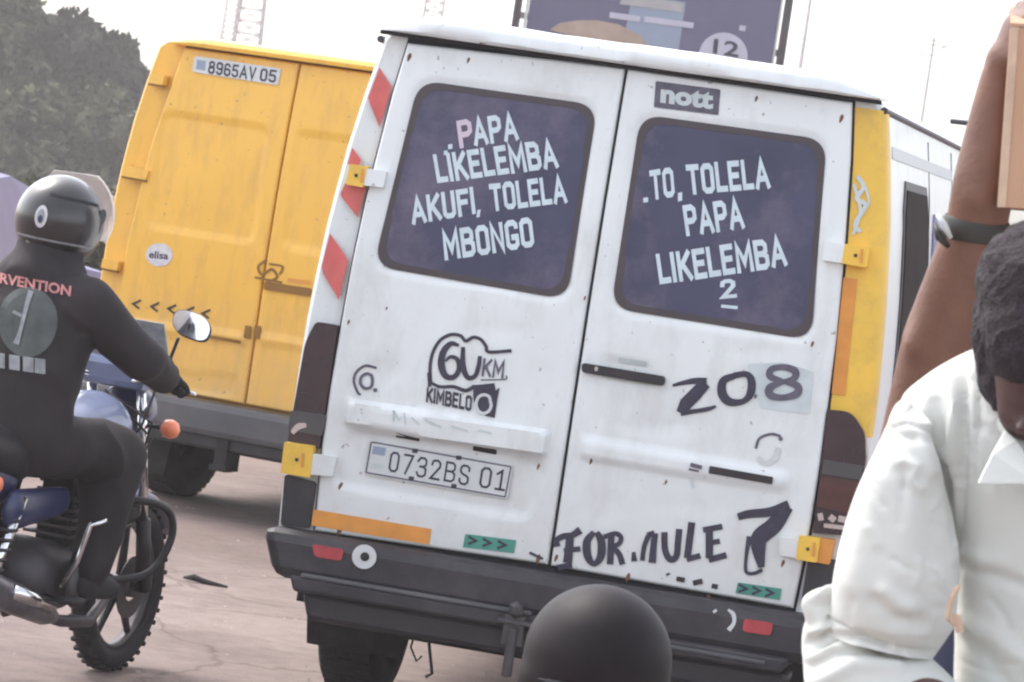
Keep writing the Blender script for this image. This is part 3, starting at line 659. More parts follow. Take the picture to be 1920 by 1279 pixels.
    for d, q, aa in ((dl, [(873, 1001), (968, 1013), (964, 1037), (868, 1026)], [(888, 1013), (915, 1017), (943, 1021)]), (dr, [(1384, 1092), (1466, 1104), (1462, 1125), (1379, 1112)], [(1395, 1103), (1420, 1107), (1445, 1111)])):
        g = decal('green_sticker', q, P, M['green'], d, .003, .002)
        for x, y in aa: strokes('arrow_print', [([(x - 9, y - 7, 5), (x + 5, y + 1, 10), (x - 10, y + 7, 5)], 6, False)], P, M['ink'], g, .0042)
    decal('reflective_strip', [(588, 955), (809, 992), (805, 1021), (584, 985)], P, M['orange'], dl, .003, .002)
    strokes('scratch', [([(993, 1036), (1018, 1048)], 5)], P, M['ink'], dl, .003)
    strokes('scratch', [([(1296, 895), (1300, 915)], 5)], P, M['greyst'], dr, .003)

    rq = np.random.default_rng(31); RS = mat('rust_mark', (.16, .075, .04), .85, var=.4, scale=30)
    for d_, pts_ in ((dl, [(640, 985, 9), (735, 990, 5), (600, 958, 6), (1012, 1040, 8), (640, 905, 6), (1010, 870, 5), (726, 575, 3), (1098, 555, 4), (655, 600, 4), (770, 100, 7), (880, 108, 5)]), (dr, [(1045, 1040, 6), (1180, 1075, 7), (1330, 1115, 6), (1470, 1050, 6), (1525, 640, 5), (1250, 900, 4), (1110, 860, 5), (1580, 215, 7), (1420, 180, 5)])):
        for x_, y_, r_ in pts_:
            strokes('rust_mark', [([(x_, y_, r_ * .5), (x_ - r_ * .3, y_ + r_ * .9, r_), (x_ - r_ * .8, y_ + r_ * 2.2, r_ * .3)], r_)], P, RS, d_, .0012)
    # ---- pillars beside the doors; photo pixel on the body's rear cap
    C = lambda a, b, off=0: S.flat(a, b) + np.array([0, .032 - off, 0])
    def CL(a, b, off=0):      # rounded left rear corner of the body
        y = .03
        for _ in range(12):
            p = WP.hit(a, b, 1, y); e = -p[0] - (van_half(p[2]) - .021)
            y = .5 * y + .5 * (float(S.base(p[2])) * (1 if e < .02 else .8) + .030 + float(np.interp(e, [0, .014, .021, .03], [0, .013, .058, .08])))
        return np.array([p[0] - off * .7 * (e > .01), y - off, p[2]])
    for q in ([(712, 127), (735, 163), (712, 239), (690, 185)], [(661, 277), (678, 300), (672, 315), (652, 308)], [(648, 343), (687, 352), (671, 408), (638, 366)], [(619, 438), (653, 486), (636, 563), (602, 506)]):
        decal_grid('red_stripe', q, CL, M['redtape'], root, .004, 16, 6)
    # yellow right pillar wraps the corner
    ys = []; zs = np.linspace(2.295, 1.24, 18)
    def px_x(z): return float(door_half(z)) + .009
    for z in zs:
        b = float(S.base(z)); hw = van_half(z) + XR; b9 = .03 * max(0, z - 1.2) ** 2
        ys += [(px_x(z), b + .027, z), (hw - .022, b + .027, z), (hw - .003, b + .038, z), (hw + .007, b + .075, z), (hw + .007, b9 + .17, z)]
    F = [(5 * j + i, 5 * j + i + 1, 5 * j + i + 6, 5 * j + i + 5) for j in range(17) for i in range(4)]
    yp = mesh('pillar_panel', ys, F, M['yellow2'], root, smooth=True, label='yellow right rear pillar')
    decal('orange_strip', [(1580, 520), (1606, 524), (1583, 742), (1558, 738)], lambda a, b, o2=0: S.flat(a, b) + np.array([0, .026 - o2, 0]), M['orange'], root, .004, .002)
    strokes('scrawl', [([(1606, 330), (1618, 350), (1605, 372), (1622, 385), (1602, 420), (1612, 435)], 8), ([(1600, 345), (1612, 395), (1598, 440)], 6), ([(1622, 350), (1628, 380), (1615, 395)], 5)], lambda a, b, o2=0: S.flat(a, b) + np.array([0, .026 - o2, 0]), M['greyst'], root, .004)
    # lamps (tail lights) left and right
    def lamp(q, off, m, nm='tail_light', r=10, th=.05, parent=root, lab=None):
        return decal(nm, q, C, m, parent, off, th, r=r, label=lab)
    tl = lamp([(592, 603), (634, 610), (598, 842), (538, 832), (572, 640)], .030, M['lens'], r=[8, 5, 3, 3, 18], th=.07, lab='left tail light')
    lamp([(545, 770), (612, 778), (604, 818), (540, 806)], .034, M['lensg'], 'lens', 4, .02, tl)
    strokes('lens_highlight', [([(548, 812, 8), (560, 800, 12), (575, 797, 8)], 12)], C, M['chrome'], tl, .037)  # chrome stroke painting the whitish reflection on the lens
    lamp([(532, 890), (590, 905), (578, 992), (524, 985)], .020, M['bumper'], 'corner_trim', 6, .06)
    tr = lamp([(1552, 768), (1596, 772), (1622, 812), (1624, 860), (1600, 1005), (1524, 1000)], .030, M['lens'], r=[6, 18, 12, 6, 3, 3], th=.07, lab='right tail light')
    lamp([(1545, 862), (1620, 874), (1612, 900), (1540, 888)], .034, M['lensg'], 'lens', 3, .02, tr)
    lamp([(1540, 892), (1610, 903), (1600, 965), (1530, 950)], .033, M['lensr'], 'lens', 3, .02, tr)
    strokes('bulb', [([(1534, 970), (1544, 968)], 14), ([(1556, 968), (1566, 976)], 12), ([(1572, 972), (1588, 975)], 12), ([(1545, 985), (1590, 990)], 8)], C, M['chrome'], tr, .038)
    lamp([(1515, 1045), (1580, 1052), (1562, 1110), (1500, 1135)], .020, M['bumper'], 'corner_trim', 6, .06)
    # hinges: yellow block on the pillar, white strap on the door
    def hinge(blk, strap, mb, ms=M['white'], dark=True):
        h = decal('hinge', blk, C, mb, root, .062, .06, r=3)
        decal('strap', strap, C, ms, h, .058, .03, r=3)
        c = np.mean(blk, 0); strokes('bolt', [([(c[0] - 3, c[1]), (c[0] + 3, c[1])], 6, False)], C, M['gap'], h, .066)
        a, b = np.array(blk[2]), np.array(blk[3])
        strokes('hinge_pin', [([(c[0] + 12, c[1] - 12), (c[0] + 10, c[1] + 14)], 5, False)], C, M['orange'], h, .0655)
    hinge([(660, 308), (692, 312), (684, 352), (652, 346)], [(690, 316), (728, 322), (722, 352), (684, 348)], M['yellow2'])
    hinge([(537, 828), (592, 836), (585, 895), (530, 886)], [(590, 850), (634, 856), (627, 893), (582, 889)], M['yellow2'])
    hinge([(1586, 457), (1632, 464), (1626, 502), (1580, 494)], [(1548, 452), (1588, 458), (1584, 494), (1543, 488)], M['yellow2'])
    hinge([(1500, 1003), (1540, 1008), (1533, 1054), (1494, 1048)], [(1462, 1006), (1502, 1010), (1497, 1046), (1464, 1040)], M['yellow2'])
    decal('hinge_plate', [(1538, 1008), (1566, 1012), (1556, 1058), (1531, 1054)], C, M['orange'], root, .05, .05, r=3)
    # roof edge lip
    lip = [(-.036, 2.324), (-.048, 2.334), (-.046, 2.366), (-.028, 2.386), (.04, 2.396), (.3, 2.398), (.3, 2.36), (.0, 2.33)]
    V = []; F = []; xs = np.linspace(-.84, .835, 26)
    for i, x in enumerate(xs):
        e = min(i, len(xs) - 1 - i); f = [0.15, .55, .9][e] if e < 3 else 1.0; dent = .002 * math.sin(x * 9) + .001 * math.sin(x * 31)
        for (y, z) in lip: V.append((x, y + .05 + (1 - f) * .04, 2.325 + (z - 2.325) * f + dent * (z > 2.33)))
    m_ = len(lip)
    for i in range(len(xs) - 1):
        for j in range(m_): F.append((i * m_ + j, i * m_ + (j + 1) % m_, (i + 1) * m_ + (j + 1) % m_, (i + 1) * m_ + j))
    F += [tuple(range(m_)), tuple((len(xs) - 1) * m_ + j for j in range(m_))]
    lo = mesh('roof_edge', V, F, M['white'], root, smooth=True); e = lo.modifiers.new('e', 'EDGE_SPLIT'); e.split_angle = math.radians(50)
    k = MB(); k.tube([(-.84, .055, 2.319), (0, .052, 2.317), (.84, .055, 2.319)], .007, 8); k.obj('roof_seal', M['gap'], root)
    strokes('scrape', [([(905, 82, 4), (940, 78, 14), (985, 86, 12), (1040, 98, 3)], 10)], lambda a, b, o2=0: S.flat(a, b) + np.array([0, -.052 - o2, 0]), M['inkg'], root, .002)
    for sx in (-1, 1):
        k = MB(); k.tube([(sx * .848, .10, 2.296), (sx * .848, 3.95, 2.296)], .012, 8); k.obj('rain_gutter', M['seal'], root)
    # right flank: window, sliding door seams, panel
    def side(y0, y1, z0, z1, off, m, nm, r=.03, sx=1):
        P = rpoly([(y0, z0), (y1, z0), (y1, z1), (y0, z1)], r, 4); 
        cs = [np.array([sx * (van_half(z) + off), y, z]) for y, z in P]; n = len(cs)
        # strips keep to the curved side: fan is split by height
        V = []; F = []; zz = np.linspace(z0, z1, 9)
        for z in zz:
            ins = r * (1 - math.sqrt(max(0, 1 - (max(0, r - min(z - z0, z1 - z)) / r) ** 2)))
            for y in (y0 + ins, y1 - ins):
                hx = van_half(z) + off + (XR if sx > 0 else 0); V.append((sx * hx, y, z)); V.append((sx * (hx - .02), y, z))
        for j in range(8):
            a = 4 * j; F += [(a, a + 2, a + 6, a + 4), (a, a + 4, a + 5, a + 1), (a + 2, a + 3, a + 7, a + 6)]
        F += [(0, 1, 3, 2), (32, 34, 35, 33)]
        return mesh(nm, V, F, m, root)
    for sx in (-1, 1):
        side(.72, 1.78, 1.30, 2.09, .006, M['seal'], 'side_window_seal', .08, sx)
        side(.76, 1.74, 1.34, 2.06, .010, M['glass'], 'side_window', .06, sx)
        side(1.86, 1.875, .50, 2.26, .003, M['gap'], 'door_seam', .005, sx); side(3.03, 3.045, .50, 2.26, .003, M['gap'], 'door_seam', .005, sx)
        side(2.0, 2.85, 1.45, 2.0, .008, M['lilacg'], 'side_window', .06, sx)  # pale glass colour stands in for reflections on this pane
        side(3.25, 4.1, 1.42, 1.98, .012, M['lilacg'], 'side_window', .06, sx)
        side(.32, 3.0, 2.15, 2.19, .004, M['plate'], 'side_stripe', .01, sx)
    k = MB(); k.tube([(.84, 3.0, 2.385), (1.02, 2.95, 2.39), (1.12, 2.9, 2.37)], .010); k.obj('aerial', M['black'], root)
    # bumper
    B = lambda a, b, y: WP.hit(a, b, 1, y)
    def bump(nm, x0, x1, z0, z1, y0, y1, m, sl=0, bev=.015):
        k = MB(); k.hexa([(x0, y0, z1), (x1, y0, z1), (x1 - sl, y0 + .0, z0), (x0 + sl, y0, z0), (x0, y1, z1), (x1, y1, z1), (x1 - sl, y1, z0), (x0 + sl, y1, z0)]); return k.obj(nm, m, root, bevel=bev)
    bp = bump('bumper', -.965, .955, .485, .645, -.10, .10, M['bumper'], .06, .04)
    # moulded end caps
    bump('bumper_step', -.84, .83, .452, .505, -.125, .05, M['bumper'], .02, .012)
    bump('bumper_skirt', -.80, .84, .36, .455, -.085, .06, M['black'], .03, .02)
    bump('bumper_ridge', -.80, -.02, .503, .516, -.131, -.09, M['gbump'], .0, .004)
    bump('bumper_ridge', .28, .76, .475, .488, -.134, -.10, M['gbump'], .0, .004)
    Bf = lambda a, b, o2=0: B(a, b, -.102 - o2)
    for q in ([(585, 1020), (645, 1030), (640, 1052), (590, 1044)], [(1395, 1160), (1450, 1168), (1445, 1192), (1392, 1184)]):
        decal('reflector', q, Bf, M['red'], bp, .006, .006, r=7)
    dk = decal('white_disc', [(683 + 23 * math.cos(t), 1044 + 23 * math.sin(t)) for t in np.linspace(0, 6.28, 25)[:-1]], Bf, M['plate'], bp, .010, .008)
    decal('disc_centre', [(684 + 8.5 * math.cos(t), 1044 + 8.5 * math.sin(t)) for t in np.linspace(0, 6.28, 17)[:-1]], Bf, M['gap'], dk, .0125, .002)
    strokes('white_scribble', [([(1365, 1143, 4), (1375, 1152, 8), (1376, 1168, 7), (1366, 1182, 9)], 8), ([(1339, 1144), (1342, 1148)], 8)], Bf, M['plate'], bp, .004)
    # tow hitch, mud flaps, hanging wire
    k = MB(); k.box((-.10, -.16, .40), (-.03, .0, .50)); k.box((-.12, -.17, .47), (.0, -.10, .485)); k.tube([(-.065, -.16, .30), (-.065, -.16, .46)], .018); k.lathe([(.0, -.03), (.025, -.015), (.025, .015), (0, .03)], 12, 'z', (-.065, -.16, .52)); k.obj('tow_hitch', M['steel'], root, bevel=.004)
    for x0, x1 in ((-.925, -.56), (.56, .925)):
        k = MB(); k.hexa([(x0, .50, .46), (x1, .50, .46), (x1, .56, .20), (x0 + .02, .56, .20), (x0, .512, .46), (x1, .512, .46), (x1, .572, .20), (x0 + .02, .572, .20)]); k.obj('mud_flap', M['tyre'], root, bevel=.004)
        k = MB(); k.box((x0, .4, .36), (x1, .52, .52)); k.obj('wheel_arch_liner', M['under'], root)
    k = MB(); k.tube([(-.395, .1, .40), (-.38, .08, .33), (-.35, .05, .24), (-.37, .05, .225)], .006, 6); k.tube([(-.43, .1, .40), (-.44, .08, .31), (-.41, .06, .27), (-.395, .06, .29)], .004, 6); k.obj('hanging_strap', M['black'], root)
    k = MB(); k.tube([(.3, .2, .33), (.3, -.05, .33)], .03, 12, cap=False); k.obj('exhaust_pipe', M['steel'], root)
white_van()

# ---------------------------------------------------------------- yellow van
YA = at(552, 112, D=18.9)
YP = Pose(YA[0], YA[1], math.radians(24))
def yellow_van():
    root = empty('van', 'yellow panel van seen from behind with a number plate above its left rear door', 'van'); YP.place(root)
    S = Surf(YP); WF = lambda z: np.interp(z, [.59, 1.30, 1.8, 2.315], [.80, .80, .755, .665])
    van_body(root, M['yellow'])
    for sx in (-1, 1):
        van_wheel(root, sx * .735, .74); van_wheel(root, sx * .80, 4.82, wd=.1)
    S.feat([(305, 212), (502, 240), (474, 453), (277, 423)], -.010, .014, 16)
    S.feat([(560, 245), (760, 275), (735, 490), (532, 462)], -.010, .014, 16)
    S.feat([(236, 598), (462, 628), (460, 645), (234, 615)], .010, .012, 4); S.feat([(490, 628), (760, 665), (758, 680), (488, 645)], .010, .012, 4)
    S.feat([(240, 690), (440, 705), (436, 745), (236, 720)], -.006, .012, 8)
    vs = []; n = 16
    for j in range(n + 1):
        z = 2.33 + (.575 - 2.33) * j / n; w = float(WF(z)) + .008
        vs += [S.loc(-w, z, -.0285), S.loc(w, z, -.0285)]
    mesh('door_frame_gap', vs, [(2 * j, 2 * j + 1, 2 * j + 3, 2 * j + 2) for j in range(n)], M['gapb'], root)
    P = S.pt
    # doors: shoulders narrow towards the roof; right half mirrored in local space
    def pxof(x, z):
        p = S.loc(x, z); w = YP.R.T @ p + YP.o; d = w - CAM; zz = d @ FW
        return (W / 2 + FPX * (d @ RT) / zz, H / 2 - FPX * (d @ UP) / zz)
    dl = door_mesh(S, root, [pxof(-.66, 2.315), pxof(-.006, 2.315), pxof(-.006, .59), pxof(-.80, .59)], M['yellow'], nx=44, nz=90, wf=WF); dl['label'] = 'left rear door with the plate at its top'
    dr = door_mesh(S, root, [pxof(.006, 2.315), pxof(.66, 2.315), pxof(.80, .59), pxof(.006, .59)], M['yellow'], nx=44, nz=90, wf=WF)
    pl = decal('number_plate', [(366, 105), (528, 129), (522, 160), (362, 135)], P, M['plate'], dl, .008, .006, r=5)
    block_text('8965AV', (391, 138), (480, 151), (3, -24), P, M['ink'], pl, .17, .0095, .3); block_text('05', (488, 152), (518, 156), (3, -24), P, M['ink'], pl, .17, .0095, .3)
    decal('flag_sticker', [(371, 112), (388, 115), (386, 133), (369, 130)], P, M['bblight'], pl, .0090, .001)
    st = decal('round_sticker', [(299 + 25 * math.cos(t), 478 + 22 * math.sin(t)) for t in np.linspace(0, 6.28, 21)[:-1]], P, M['whiteprint'], dl, .004, .003)
    lettering('elisa', (280, 484), (316, 487), (1, -14), P, M['denim'], st, .02, .0055)
    [strokes('chevron_print', [([(x + 15, y - 7, 4), (x, y, 8), (x + 12, y + 9, 4)], 6, False)], P, M['black'], dl, .004) for x, y in ((250, 570), (284, 575), (316, 579), (350, 583), (380, 588))]
    strokes('scrawl', [([(500, 488), (485, 500), (492, 515), (510, 505), (520, 520), (500, 530)], 5), ([(478, 520), (530, 530)], 4), ([(505, 495), (530, 500), (525, 515)], 4)], P, M['gapb'], dr, .004)
    decal('door_handle', [(498, 528), (585, 541), (582, 556), (496, 543)], P, M['gapb'], dr, .012, .012, r=4)
    strokes('scratch', [([(540, 525), (583, 530)], 7)], P, M['orange'], dr, .004)
    for x in (467, 485):
        decal('latch', [(x - 5, 610), (x + 5, 612), (x + 3, 636), (x - 7, 634)], P, M['gapb'], dl if x < 475 else dr, .012, .012, r=3)
    strokes('scratch', [([(380, 628), (400, 632), (455, 642)], 6)], P, M['gapb'], dl, .014)
    C = lambda a, b, off=0: S.flat(a, b) + np.array([0, .032 - off, 0])
    for q in ([(285, 138), (312, 142), (307, 160), (280, 156)], [(236, 312), (282, 320), (276, 338), (230, 330)], [(196, 484), (226, 490), (222, 508), (192, 502)]):
        h = decal('hinge', q, C, M['yellow'], root, .05, .05, r=2); decal('hinge_pin', [q[3], q[2], (q[2][0], q[2][1] + 4), (q[3][0], q[3][1] + 4)], C, M['gapb'], h, .045, .02)
    k = MB()
    lip = [(-.01, 2.325), (-.014, 2.345), (.0, 2.365), (.08, 2.378), (.3, 2.382), (.3, 2.36), (.05, 2.33)]
    V = []; F = []; xs = np.linspace(-.74, .74, 14); m_ = len(lip)
    for i, x in enumerate(xs):
        e = min(i, 13 - i); f = [.2, .85][e] if e < 2 else 1
        for y, z in lip: V.append((x, y + .03, 2.325 + (z - 2.325) * f))
    for i in range(13):
        for j in range(m_): F.append((i * m_ + j, i * m_ + (j + 1) % m_, (i + 1) * m_ + (j + 1) % m_, (i + 1) * m_ + j))
    F += [tuple(range(m_)), tuple(13 * m_ + j for j in range(m_))]
    mesh('roof_edge', V, F, M['yellow'], root, smooth=False)
    k = MB(); k.box((-.95, -.08, .40), (.95, .12, .572)); k.obj('bumper', M['gbump'], root, bevel=.035)
    k = MB(); k.box((-.78, -.03, .34), (.78, .10, .41)); k.obj('bumper_skirt', M['black'], root, bevel=.01)
    k = MB(); k.box((-.10, -.05, .24), (-.035, .1, .42)); k.box((-.115, -.06, .24), (-.02, .02, .27)); k.obj('tow_hitch', M['under'], root)
    for x0, x1 in ((-.92, -.60), (.60, .92)):
        k = MB(); k.hexa([(x0, .36, .50), (x1 + .04, .36, .50), (x1 - .02, .40, .12), (x0 + .02, .40, .12), (x0, .375, .50), (x1 + .04, .375, .50), (x1 - .02, .415, .12), (x0 + .02, .415, .12)]); k.obj('mud_flap', M['tyre'], root)
yellow_van()

# ============================================================ MOTORCYCLE AND RIDER
HD = math.radians(20)
BF = at(200, 1255, z=0); bfw = np.array([math.sin(HD), math.cos(HD), 0]); BR = BF - 1.28 * bfw
def bike_root(name, label, cat, group=None):
    o = empty(name, label, cat, group); o.location = BR; o.rotation_euler = (0, 0, math.pi / 2 - HD); return o
def wheel_mc(root, X, r, w, name, steer=0):
    k = MB(); pr = [(r - .075, -w * .55), (r - .04, -w), (r - .015, -w * .8), (r, -w * .35), (r, w * .35), (r - .015, w * .8), (r - .04, w), (r - .075, w * .55)]
    k.lathe(pr, 48, 'y', (0, 0, 0), closed=True); t = k.obj('wheel', M['tyre'], root, smooth=True); t['label'] = name
    t.location = (X, 0, r); t.rotation_euler = (0, 0, steer)
    k = MB(); k.lathe([(r - .075, -w * .5), (r - .09, -w * .45), (r - .09, w * .45), (r - .075, w * .5)], 40, 'y', closed=True)
    k.obj('rim', M['steel'], t, smooth=True)
    for i in range(5):
        a = 2 * math.pi * i / 5 + .3; c, s = math.cos(a), math.sin(a)
        k = MB(); k.tube([(.03 * c, 0, .03 * s), ((r - .085) * c, 0, (r - .085) * s)], [.018, .012], 8); k.obj('spoke', M['black'], t)
    k = MB(); k.lathe([(0, -.06), (.035, -.06), (.04, 0), (.035, .06), (0, .06)], 20, 'y'); k.lathe([(.05, -.05), (.11, -.05), (.11, -.045), (.05, -.045)], 28, 'y', closed=True); k.obj('hub', M['steel'], t, smooth=False)
    g = MB()
    for i in range(40):
        a = 2 * math.pi * i / 40
        for q in (-.5, .5):
            def T(v, a=a + q * .07): return (v[0] * math.cos(a) - v[2] * math.sin(a), v[1], v[0] * math.sin(a) + v[2] * math.cos(a))
            g.box((-.007, w * (q - .35), r - .01), (.007, w * (q + .35), r + .0015), T)
    g.obj('tread', M['tyre'], t)['kind'] = 'stuff'
    return t
def motorcycle():
    r = bike_root('motorcycle', 'dark motorcycle carrying the helmeted rider, white oval mirror on its right handlebar', 'motorcycle')
    wheel_mc(r, 0, .31, .055, 'rear wheel'); wheel_mc(r, 1.28, .30, .045, 'front wheel', .0)
    def T(nm, pts, rad, m=M['steel'], n=8, sm_=True, par=r, lab=None):
        k = MB(); k.tube(pts, rad, n); return k.obj(nm, m, par, smooth=sm_, label=lab)
    for y in (-.095, .095):
        T('fork_leg', [(1.28, y, .30), (1.20, y, .55)], [.030, .026], M['black']); T('fork_tube', [(1.20, y, .55), (1.04, y, 1.0)], .018, M['chrome'])
    T('triple_clamp', [(1.07, -.12, .93), (1.07, .12, .93)], .022)
    T('axle', [(1.28, -.11, .30), (1.28, .11, .30)], .014)
    # mudguards: curved strips
    def guard(nm, cx, cz, R, a0, a1, w, m):
        V = []; F = []; n = 18
        for i in range(n + 1):
            a = math.radians(a0 + (a1 - a0) * i / n)
            for j, y in enumerate((-w, -w * .7, 0, w * .7, w)):
                rr = R - (.02 if j in (0, 4) else 0) + (.008 if j == 2 else 0); V.append((cx + rr * math.cos(a), y, cz + rr * math.sin(a)))
        for i in range(n):
            for j in range(4): F.append((i * 5 + j, i * 5 + j + 1, (i + 1) * 5 + j + 1, (i + 1) * 5 + j))
        o = mesh(nm, V, F, m, r, smooth=True); s = o.modifiers.new('s', 'SOLIDIFY'); s.thickness = .004; return o
    guard('front_mudguard', 1.28, .30, .335, 30, 150, .06, M['bluep']); guard('rear_mudguard', 0, .31, .36, 60, 200, .075, M['black'])
    T('handlebar', [(.76, -.37, 1.05), (.82, -.28, 1.06), (.97, -.14, 1.04), (1.02, 0, 1.02), (.97, .14, 1.04), (.82, .28, 1.06), (.76, .37, 1.05)], .012, M['chrome'])
    for s in (-1, 1):
        T('grip', [(.75, s * .38, 1.05), (.82, s * .27, 1.06)], .018, M['black'])
        T('brake_lever', [(.86, s * .24, 1.05), (.87, s * .31, 1.04), (.83, s * .39, 1.035)], .007, M['chrome'])
        mi = T('mirror', [(.94, s * .24, 1.06), (.88, s * .26, 1.14), (.83, s * .30, 1.21)], .006, M['black'])
        n = 24; V = []; F = []; c0 = np.array([.80, s * .355, 1.262]); ti = math.radians(24)
        nx = np.array([-math.cos(ti), 0, math.sin(ti)]); uy = np.array([0, 1.0, 0]); uz = np.array([math.sin(ti), 0, math.cos(ti)])
        sh = lambda q, f: (uy * math.copysign(abs(math.cos(q)) ** .75, math.cos(q)) * .074 + uz * (math.copysign(abs(math.sin(q)) ** .8, math.sin(q)) * .045 - s * .02 * math.cos(q))) * f
        for f, dx in ((.96, .0), (1.0, .002), (1.0, -.012), (.8, -.034), (.3, -.046)):
            for q in range(n): V.append(c0 + nx * dx + sh(2 * math.pi * q / n, f))
        for w_ in range(4):
            for q in range(n): F.append((w_ * n + q, w_ * n + (q + 1) % n, (w_ + 1) * n + (q + 1) % n, (w_ + 1) * n + q))
        F.append(tuple(4 * n + q for q in range(n)))
        mesh('mirror_shell', V, F, M['black'], mi, smooth=True)
        mesh('mirror_glass', [c0 + nx * .0025 + sh(2 * math.pi * q / n, .97) for q in range(n)], [tuple(range(n))], M['mirror'], mi)
    # headlamp, instruments
    k = MB(); k.lathe([(0, .13), (.06, .12), (.09, .07), (.095, .0), (.08, -.05), (0, -.06)], 24, 'x', (1.13, 0, .92)); k.obj('headlamp_shell', M['bluep'], r, smooth=True)
    k = MB(); k.box((.98, -.13, 1.00), (1.07, .13, 1.10)); k.obj('instruments', M['tank'], r, bevel=.025)
    k = MB(); k.hexa([(1.02, -.15, 1.24), (1.02, .15, 1.24), (1.10, .18, 1.02), (1.10, -.18, 1.02), (1.03, -.15, 1.24), (1.03, .15, 1.24), (1.112, .18, 1.02), (1.112, -.18, 1.02)]); k.obj('windshield', M['greyprint'], r, bevel=.004)
    for s in (-1, 1):
        i_ = T('indicator', [(1.10, s * .07, .88), (1.08, s * .17, .885)], .008, M['black'])
        k = MB(); k.lathe([(0, -.035), (.026, -.02), (.034, .0), (.030, .022), (.012, .036), (0, .038)], 16, 'y', (1.07, s * .21, .885)); k.obj('indicator_lens', M['amber'], i_, smooth=True)
        i_ = T('indicator', [(-.10, s * .07, .72), (-.10, s * .15, .72)], .008, M['black'])
        k = MB(); k.lathe([(0, -.03), (.024, -.02), (.03, .0), (.024, .02), (0, .03)], 16, 'y', (-.10, s * .18, .72)); k.obj('indicator_lens', M['amber'], i_, smooth=True)
    # tank, seat, tail, side panels
    body('fuel_tank', [((.62, 0, .82), .11, (.88, 0, .86), .13, (0, 1, 0), 1.15), ((.88, 0, .86), .12, (.98, 0, .84), .08, (0, 1, 0), 1.1)], M['tank'], r, .012, 5)
    body('seat', [((-.10, 0, .84), .085, (.25, 0, .78), .10, (0, 1, 0), 1.35), ((.25, 0, .78), .09, (.58, 0, .80), .075, (0, 1, 0), 1.1)], M['black'], r, .014, 6)
    body('tail_cover', [((-.22, 0, .80), .06, (.2, 0, .70), .09, (0, 1, 0), 1.1)], M['bluep'], r, .012, 5)
    k = MB(); k.lathe([(0, -.02), (.03, -.018), (.04, 0), (0, 0)], 16, 'x', (-.27, 0, .78)); k.obj('tail_light', M['red'], r, smooth=True)
    for s in (-1, 1):
        body('side_panel', [((.18, s * .12, .62), .07, (.50, s * .12, .64), .05, (0, 1, 0), .45)], M['bluep'], r, .010, 4)
    # frame and engine
    T('frame_tube', [(1.02, 0, .88), (.88, 0, .50), (.78, 0, .28), (.45, 0, .25), (.30, 0, .50), (.1, 0, .70)], .018, M['black'])
    T('frame_tube', [(1.0, 0, .82), (.6, 0, .74), (.2, 0, .70), (-.2, 0, .74)], .020, M['black'])
    for s in (-1, 1):
        T('swingarm', [(.42, s * .09, .33), (0, s * .10, .31)], .020, M['black'])
        T('shock_absorber', [(.05, s * .12, .34), (.20, s * .13, .66)], [.022, .022], M['chrome'])
        g = MB()
        for i in range(9):
            q = i / 8; c = np.array([.06 + .12 * q, s * .12, .37 + .25 * q]); g.lathe([(.030, -.006), (.036, 0), (.030, .006), (.026, 0)], 12, 'z', c, closed=True)
        g.obj('spring', M['steel'], r)['kind'] = 'stuff'
        T('footpeg', [(.46, s * .12, .32), (.46, s * .27, .33)], .014, M['black'])
    body('crankcase', [((.48, 0, .38), .13, (.70, 0, .36), .12, (0, 1, 0), 1.1), ((.62, -.11, .37), .07, (.66, -.13, .37), .06), ((.5, .10, .37), .08, (.64, .12, .37), .06)], M['steel'], r, .012, 3)
    k = MB(); k.lathe([(0, -.03), (.075, -.02), (.085, .0), (.06, .012), (0, .015)], 24, 'y', (.60, -.17, .37)); k.obj('clutch_cover', M['steel'], r, smooth=True)
    for i in range(7):
        k = MB(); z = .50 + i * .028; k.box((.66 + i * .012, -.085, z), (.84 + i * .012, .085, z + .010)); k.obj('cooling_fin', M['steel'], r)
    k = MB(); k.box((.70, -.06, .46), (.86, .06, .70)); k.obj('cylinder', M['under'], r, bevel=.01)
    T('exhaust_pipe', [(.86, -.04, .58), (.96, -.06, .48), (.92, -.12, .28), (.75, -.16, .23), (.5, -.18, .25), (.35, -.18, .28)], .020, M['steel'], 10)
    ms = T('muffler', [(.42, -.19, .27), (.34, -.19, .29), (.10, -.20, .35), (-.22, -.21, .43), (-.26, -.21, .44)], [.022, .042, .052, .050, .034], M['muff'], 16)
    T('heat_shield', [(.30, -.235, .32), (.0, -.25, .385)], [.026, .024], M['chrome'], 8, par=ms)
    T('kick_lever', [(.50, -.16, .36), (.52, -.20, .45), (.50, -.24, .58), (.53, -.28, .60)], .010, M['chrome'])
    # crash bars, front right loop
    for s in (-1, 1):
        T('crash_bar', catmull([(.98, s * .05, .60), (1.04, s * .16, .63), (1.12, s * .225, .60), (1.14, s * .235, .50), (1.08, s * .19, .38), (.92, s * .06, .34)]), .014, M['black'])
    for q in ([(.93, -.03, .98), (1.02, -.16, .90), (1.1, -.10, .76)], [(.95, .0, .99), (1.10, -.13, .84), (1.05, -.08, .66)], [(.93, -.2, 1.03), (.98, -.14, .88), (.90, -.06, .72)]):
        T('cable', q, .005, M['black'], 6)
    T('side_stand', [(.45, .12, .28), (.40, .20, .12)], .010, M['black'])
M['mirror'] = mat('mirror_glass', (.9, .9, .92), .04, 1, var=0)
M['muff'] = mat('worn_muffler', (.16, .15, .17), .35, .6, var=.4, scale=14, dirt=(.05, .045, .045), dirt_amt=.6)
motorcycle()

